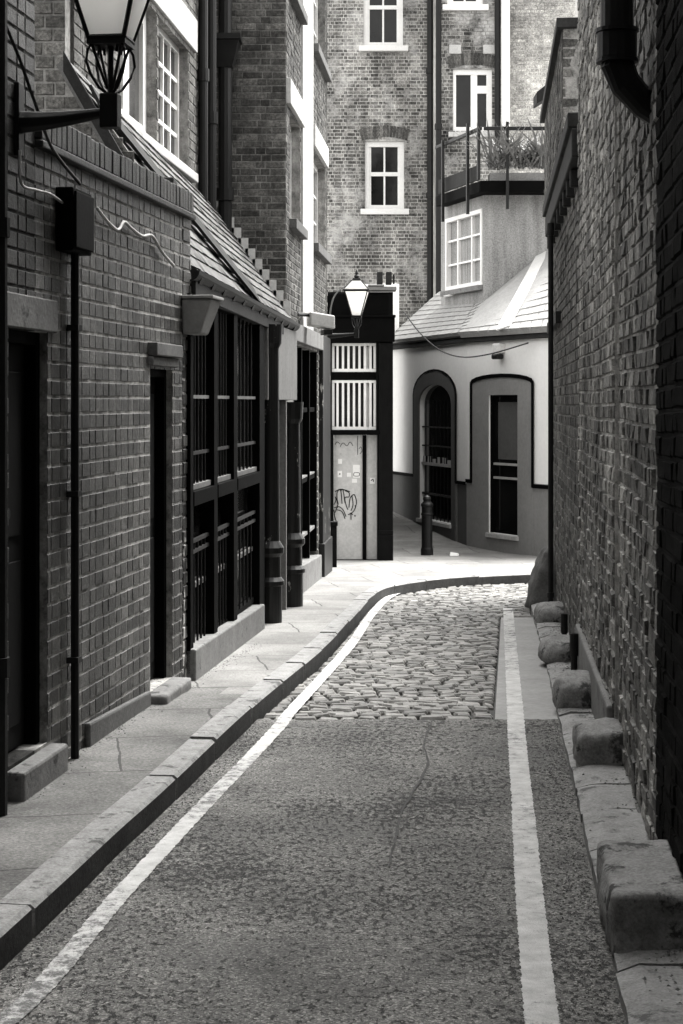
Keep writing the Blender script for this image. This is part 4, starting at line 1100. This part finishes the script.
downpipe(xp(497.5,30.4), 30.4, 5.6, 9.5, .05, 'black pipe next to the white pipe high on the rear wall', ())
downpipe(xp(505.5,30.35), 30.35, z30(128), 9.5, .075, 'white drainpipe on the rear wall above the balcony', (), None, 'white')
# rendered bay with curtained window
FY1 = Frame((xp(441,27.6), 27.6), (xp(483.5,25.8), 25.8)); FY2 = Frame((xp(483.5,25.8), 25.8), (3.9, 25.8))
yb_ = thing('rendered_bay', 'streaky rendered back extension with a curtained window below the balcony', 'building', (2.3, 26.5, g(26.5)))
BZ = zp(192, 25.8)
hY = (FY1.s_px(446), FY1.s_px(482.5), zp(288, 26.6), zp(214, 26.6))
mb = MB(); slab(mb, FY1, 0, FY1.L, -.8, BZ, [hY], .2, 0); slab(mb, FY2, 0, FY2.L, -.8, BZ, [], .2, 0)
part('wall', mb, M['stucco'], yb_)
s0, s1, z0, z1 = hY; mb = MB(); fw = .06
FY1.box(mb, s0, s0+fw, -.1, .015, z0, z1); FY1.box(mb, s1-fw, s1, -.1, .015, z0, z1); FY1.box(mb, s0+fw, s1-fw, -.1, .015, z1-fw, z1); FY1.box(mb, s0+fw, s1-fw, -.1, .015, z0, z0+fw)
w_ = s1-s0; FY1.box(mb, s0+w_*.3, s0+w_*.3+.05, -.09, -.01, z0+fw, z1-fw); FY1.box(mb, s0+w_*.68, s0+w_*.68+.05, -.09, -.01, z0+fw, z1-fw)
for u in (.35, .68): z = z0+(z1-z0)*u; FY1.box(mb, s0+fw, s1-fw, -.085, -.015, z-.014, z+.014)
wn = part('window', mb, M['white'], yb_)
mb = MB(); FY1.box(mb, s0+fw, s1-fw, -.07, -.06, z0+fw, z1-fw); part('pane', mb, M['curtain'], wn, label='window pane hung with net curtains')
mb = MB(); FY1.box(mb, s0-.05, s1+.02, -.1, .08, z0-.08, z0-.004); part('sill', mb, M['stone'], wn, bevel=.006)
# balcony
FB1 = Frame((xp(438,27.3), 27.3), (xp(481.5,25.4), 25.4)); FB2 = Frame((xp(481.5,25.4), 25.4), (3.7, 25.4))
t = thing('balcony', 'black iron balcony with railings above the rendered bay', 'balcony', (2.6, 25.6, BZ))
zs0, zs1 = zp(192, 25.4), zp(181, 25.4)
mb = MB(); FB1.box(mb, 0, FB1.L, -.25, .03, zs0, zs1); FB2.box(mb, -.02, FB2.L, -.5, .032, zs0+.002, zs1+.002); part('deck', mb, M['black'], t, bevel=.006)
zr0 = zp(127, 25.4)
mb = MB(); FB1.box(mb, 0, FB1.L+.03, .0, .05, zr0-.05, zr0); FB2.box(mb, .03, FB2.L, .0, .05, zr0-.05, zr0); part('handrail', mb, M['iron'], t, bevel=.006)
def post(f, px, zlo, zhi, r=.02):
    s = f.s_px(px, .02); mb = MB(); f.box(mb, s-r, s+r, .065, .065+2*r, zlo, zhi); part('post', mb, M['iron'], t)
post(FB1, 447, zs0-.28, zr0+.02); post(FB1, 472, zs0-.28, zr0+.1); post(FB1, 483, zs1, zr0+.02); post(FB2, 507, zs0-.25, zr0+.06); 
mb = MB(); FB1.box(mb, .1, FB1.L-.05, .005, .03, zs1+.02, zp(170, 26)); part('screen', mb, M['timber'], t, bevel=.004)
# balcony plant in trough
t = thing('potted_plant', 'bushy spiky potted plant on the balcony behind the railing', 'plant', (xp(520,26), 26, zs1))
mb = MB(); FB2.box(mb, .12, 1.0, -.35, -.05, zs1+.003, zp(174, 25.6)); part('trough', mb, M['stone'], t, bevel=.01)
mb = MB()
for i in range(260):
    bx = FB2.w(random.uniform(.12, 1.0), random.uniform(-.33, -.02), zp(168, 25.6))
    a = random.uniform(0, 2*math.pi); L_ = random.uniform(.3, .85); lean = random.uniform(.2, 1.6)
    dv = Vector((math.cos(a)*lean, math.sin(a)*lean, 1)).normalized(); pv = Vector((-math.sin(a), math.cos(a), 0))*random.uniform(.012, .024)
    m1 = bx + dv*L_*.55; e1 = m1 + (dv*L_*.5 + Vector((math.cos(a)*.1, math.sin(a)*.1, -.1)))
    mb.add([bx-pv*.5, bx+pv*.5, m1+pv, e1, m1-pv], [(0,1,2,4),(4,2,3)])
part('foliage', mb, M['leaf'], t)

# ================================================================== RIGHT SIDE
rp = lambda Y, d=0: (wall_x(Y)-d, Y)
FN = Frame(rp(11.1), rp(-2))             # near tall wall, seen from the street (far -> near)
sY = lambda Y: (11.1 - Y)/abs(FN.d.y)
b = thing('right_building', 'tall rough brick building along the right with a black tarred near end', 'building', (wall_x(7), 7, 0))
mb = MB()
slab(mb, FN, 0, sY(7.92), -.8, 9.5, [], .35, 0); slab(mb, FN, sY(7.9), FN.L, -.8, 9.5, [], .35, 0, -.02)  # unseen upper height raised to darken the near alley
bricks(mb, FN, 0, sY(7.92), .0, 6.2, [], mi=1, out=.008, jit=.0045, bev=.004, wob=.004, length=.17, course=.069)
bricks(mb, FN, sY(7.9), sY(6.05), .0, 6.0, [], d=-.02, mi=1, out=.008, jit=.005, bev=.004, wob=.004, length=.17, course=.069)
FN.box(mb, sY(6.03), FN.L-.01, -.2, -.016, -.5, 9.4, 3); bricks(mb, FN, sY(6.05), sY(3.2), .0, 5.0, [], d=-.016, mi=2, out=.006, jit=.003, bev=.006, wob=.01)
part('wall', mb, [M['mortar_r'], M['brick_r'], M['brick_black'], M['mortar_k']], b)
mb = MB(); FN.box(mb, sY(10.9), sY(7.95), .0, .035, -.2, .26); part('plinth', mb, M['stone'], b, bevel=.012)
# big drainpipe with bend
Yp = 6.36; xq = wall_x(Yp)-.10
mb = MB(); zc = zp(50, Yp)
mb.tube([(xq,Yp,7.5),(xq,Yp,zc),(xq,Yp,zc-.05),(xq+.03,Yp,zc-.12),(xq+.1,Yp+.02,zc-.19),(xq+.2,Yp+.03,zc-.25)], [.058,.058,.058,.056,.052,.05], 16)
mb.tube([(xq,Yp,zc+.06),(xq,Yp,zc-.03)], .07, 16); mb.tube([(xq,Yp,zc+.075),(xq,Yp,zc+.062)], .076, 16); mb.tube([(xq,Yp,zc-.032),(xq,Yp,zc-.045)], .074, 16)
solo('drainpipe', mb, M['iron'], 'fat black cast-iron drainpipe bending into the brick wall at the top right', 'drainpipe')
# far right building
FQ = Frame((wall_x(17.3)+.03, 17.3), (wall_x(11.1)+.03, 11.1))
sq = lambda Y: (17.3 - Y)/abs(FQ.d.y)
b = thing('far_right_building', 'brick building beyond the right wall with a dark cornice and raised parapet', 'building', (wall_x(14), 14, g(14)))
mb = MB(); slab(mb, FQ, 0, FQ.L-.003, -.8, 3.3, [], .3, 0); bricks(mb, FQ, 0, FQ.L, -.2, 3.3, [], mi=1, out=.008, jit=.003)
FQ2 = Frame((wall_x(18.2)-.0, 18.2), (wall_x(13.6), 13.6)); slab(mb, FQ2, 0, FQ2.L, 3.301, 4.42, [], .25, 0); bricks(mb, FQ2, 0, FQ2.L, 3.5, 4.42, [], mi=1)
FQ3 = Frame((wall_x(13.6), 13.6), (wall_x(13.6)+1.5, 13.6)); slab(mb, FQ3, .251, FQ3.L, 3.301, 4.42, [], .25, 0); bricks(mb, FQ3, .0, FQ3.L, 3.35, 4.42, [(.02,.14,3.9,4.07)], mi=1)
FQ4 = Frame((wall_x(17.3)+1.5, 17.33), (wall_x(17.3)+.03, 17.33)); slab(mb, FQ4, 0, FQ4.L-.3, -.8, 3.3, [], .2, 0)
part('wall', mb, [M['mortar_p'], M['brick_pier']], b)
mb = MB(); FQ2.box(mb, -.05, FQ2.L+.03, -.27, .05, 4.424, 4.5); FQ3.box(mb, .28, FQ3.L, -.26, .04, 4.424, 4.5); part('coping', mb, M['timber'], b, bevel=.006)
mb = MB(); 
FQ.box(mb, sq(16.6), FQ.L-.05, .0, .075, 3.12, 3.3); FQ.box(mb, sq(16.6), FQ.L-.06, .0, .10, 3.303, 3.40); 
for i in range(9): s = sq(16.5) + (FQ.L-.1-sq(16.5))*i/9; FQ.box(mb, s, s+.09, .0, .06, 3.0, 3.117)
part('cornice', mb, M['timber'], b, bevel=.01)
mb = MB(); p = Vector((xp(543,18.4), 18.4, zp(92, 18.4))); mb.hexa([p+Vector(v) for v in ((-.09,-.25,-.16),(.14,-.25,-.02),(.14,.1,-.02),(-.09,.1,-.16),(-.09,-.25,-.04),(.14,-.25,.14),(.14,.1,.14),(-.09,.1,-.04))]); part('eaves_end', mb, M['timber'], b, bevel=.01)
mb = MB(); FQ.box(mb, sq(16.9), sq(14.6), .0, .05, zp(330, 16), zp(330,16)+.1); part('ledge', mb, M['timber'], b, bevel=.006)
def rpipe(Y, z0, z1, r, label, mt='iron'):
    p_ = (wall_x(Y)-.06, Y); mb = MB(); mb.tube([(p_[0],p_[1],z0),(p_[0],p_[1],z1)], r, 10)
    mb.tube([(p_[0],p_[1],z0+.15),(p_[0],p_[1],z0+.19)], r*1.35, 10)
    mb.tube([(p_[0],p_[1],z1-.1),(p_[0],p_[1],z1)], r*1.3, 10)
    solo('drainpipe', mb, M[mt], label, 'drainpipe')
rpipe(14.6, g(14.6)+.05, 3.05, .022, 'thin black pipe running the full height of the far right wall below the cornice')
rpipe(11.9, g(11.9)+.02, .2, .018, 'short black pipe stub at the foot of the right wall between two guard stones')
rpipe(10.5, g(10.5)+.02, .25, .02, 'short thick black pipe end low on the right wall nearest the camera')

# guard stones
gs = [ # Y front, x left, depth, height, exponent, label
    (5.09, .754, .66, .17, 12, 'largest guard stone block in the near right corner, black at the front', .3),
    (7.62, .976, .36, .165, 9, 'squarish guard stone with a dark front, second from the camera on the right', .24),
    (9.15, 1.065, .42, .17, 2.6, 'round-topped guard stone at the right wall, third from the camera', .22),
    (11.25, 1.222, .45, .15, 2.4, 'low rounded guard stone beside the short black pipes', .25),
    (13.9, 1.49, .5, .15, 3, 'small rounded guard stone just in front of the tall corner stone', .25),
]
zflag = .05
for i, (Yf, xl, dep, h, e, lab, wd) in enumerate(gs):
    mb = rock(wd+.02, dep, h, e, i+1, 0, .6)
    o = mkobj('guard_stone', mb, M['guard'], None, (0,0,0), 0, True)
    o.location = (xl + wd/2+.045, Yf+dep/2, g(Yf+dep/2)+zflag-.01); o.rotation_euler = (0, 0, R(-4.7))
    tag(o, lab, 'guard stone', 'guard stones along the right wall')
mb = rock(.27, .36, .52, 4, 9, .24); o = mkobj('guard_stone', mb, M['guard'], None, (0,0,0), 0, True)
o.location = (1.77, 16.0, g(16.0)+.02); tag(o, 'tall dark leaning corner stone at the far end of the right wall', 'guard stone', 'guard stones along the right wall')
o.data.materials[0] = M['stone_d']

# litter scrap near far pavement
mb = MB(); p = ground_px(454, 555.5, .096); x, y = p; z = g(y)+.1
mb.hexa([(x-.06,y-.1,z),(x+.05,y-.12,z),(x+.07,y+.08,z),(x-.05,y+.1,z),(x-.05,y-.08,z+.02),(x+.045,y-.1,z+.03),(x+.06,y+.06,z+.02),(x-.04,y+.08,z+.035)])
solo('litter', mb, M['sticker'], 'scrap of white litter on the pavement right of the bollard', 'litter')

FZ = Frame((2.6, -2.2), (-3.4, -2.2))  # added out-of-view wall and panel, blocking light to darken the foreground
b = thing('light_blocker', 'unseen blocking wall added behind the camera to darken the foreground', 'building', (-.4, -2.2, 0))
mb = MB(); slab(mb, FZ, 0, FZ.L, -.6, 10, [(2.2, 3.7, -.6, 2.6)], .3, 0); part('wall', mb, M['mortar_k'], b)
mb = MB(); FZ.box(mb, 2.2, 3.7, -.2, -.1, -.5, 2.597); part('blocker_panel', mb, M['black'], b)
mb = MB(); rnd = random.Random(5)
def chip(x, y, z, r):
    a = rnd.uniform(0, 6.28); vs = [(x+math.cos(a+k*2.09)*r*rnd.uniform(.6,1.3), y+math.sin(a+k*2.09)*r*rnd.uniform(.6,1.3), z) for k in range(3)] + [(x, y, z+r*rnd.uniform(.3,.8))]
    mb.add(vs, [(0,1,3),(1,2,3),(2,0,3)])
for _ in range(900):
    Y = rnd.uniform(4.2, 9); x = kerb_x(Y) + .01 + abs(rnd.gauss(0, .05)); chip(x, Y, g(Y)+.001, rnd.uniform(.002, .007))
for _ in range(900):
    Y = rnd.uniform(4.2, 9); x = red_x(Y) - .01 - abs(rnd.gauss(0, .06)); chip(x, Y, g(Y)+.001, rnd.uniform(.002, .007))
for _ in range(500):
    Y = rnd.uniform(6.8, 12); p_ = FL.w(FL.s_Y(Y), .02 + abs(rnd.gauss(0, .05)), 0); chip(p_.x, p_.y, g(Y)+.096, rnd.uniform(.002, .007))
for _ in range(900):
    Y = rnd.uniform(4.6, 14); x = wall_x(Y) - abs(rnd.gauss(0, .07)); chip(x, Y, g(Y)+.057, rnd.uniform(.003, .009))
for _ in range(700):
    Y = rnd.uniform(4.4, 9); x = rnd.uniform(kerb_x(Y), red_x(Y)); chip(x, Y, g(Y)+.0005, rnd.uniform(.0015, .004))
o = mkobj('grit', mb, M['stone_d']); o['kind'] = 'stuff'; o['label'] = 'loose grit gathered along the kerb and wall foot'
# ================================================================== CAMERA, LIGHT
cam = bpy.data.cameras.new('camera'); co = bpy.data.objects.new('camera', cam); COL.objects.link(co)
co.location = (0, 0, EYE); co.rotation_euler = (R(90), 0, 0)
cam.sensor_fit = 'VERTICAL'; cam.sensor_height = 36; cam.lens = 36*F/1024
cam.shift_x = 0; cam.shift_y = (HY-512)/1024.0
cam.clip_end = 500; cam.clip_start = .05
scene.camera = co
wd = bpy.data.worlds.new('World'); scene.world = wd; wd.use_nodes = True; nt = wd.node_tree; nt.nodes.clear()
SUN_EL, SUN_AZ = R(61), R(37)     # azimuth clockwise from +Y
sky = nt.nodes.new('ShaderNodeTexSky'); sky.sky_type = 'NISHITA'; sky.sun_disc = False; sky.sun_elevation = SUN_EL; sky.sun_rotation = SUN_AZ; sky.dust_density = 4
hs = nt.nodes.new('ShaderNodeHueSaturation'); hs.inputs['Saturation'].default_value = 0.0
tint = nt.nodes.new('ShaderNodeMix'); tint.data_type = 'RGBA'; tint.blend_type = 'MULTIPLY'; tint.inputs[0].default_value = 1; tint.inputs[7].default_value = (1, .992, .975, 1)
bg = nt.nodes.new('ShaderNodeBackground'); bg.inputs[1].default_value = .15; ow = nt.nodes.new('ShaderNodeOutputWorld')
nt.links.new(sky.outputs[0], hs.inputs['Color']); nt.links.new(hs.outputs[0], tint.inputs[6]); nt.links.new(tint.outputs[2], bg.inputs[0]); nt.links.new(bg.outputs[0], ow.inputs[0])
sl = bpy.data.lights.new('sun', 'SUN'); so = bpy.data.objects.new('sun', sl); COL.objects.link(so)
sl.energy = 1.15; sl.angle = R(28); sl.color = (1, .985, .955)
dirv = Vector((math.sin(SUN_AZ)*math.cos(SUN_EL), math.cos(SUN_AZ)*math.cos(SUN_EL), math.sin(SUN_EL)))
so.rotation_euler = dirv.to_track_quat('Z', 'Y').to_euler(); so.location = (0, 0, 20)
vs_ = scene.view_settings; scene.display_settings.display_device = 'sRGB'
vs_.view_transform = 'Standard'; vs_.look = 'None'; vs_.gamma = 1; vs_.use_curve_mapping = False; vs_.exposure = 2.35
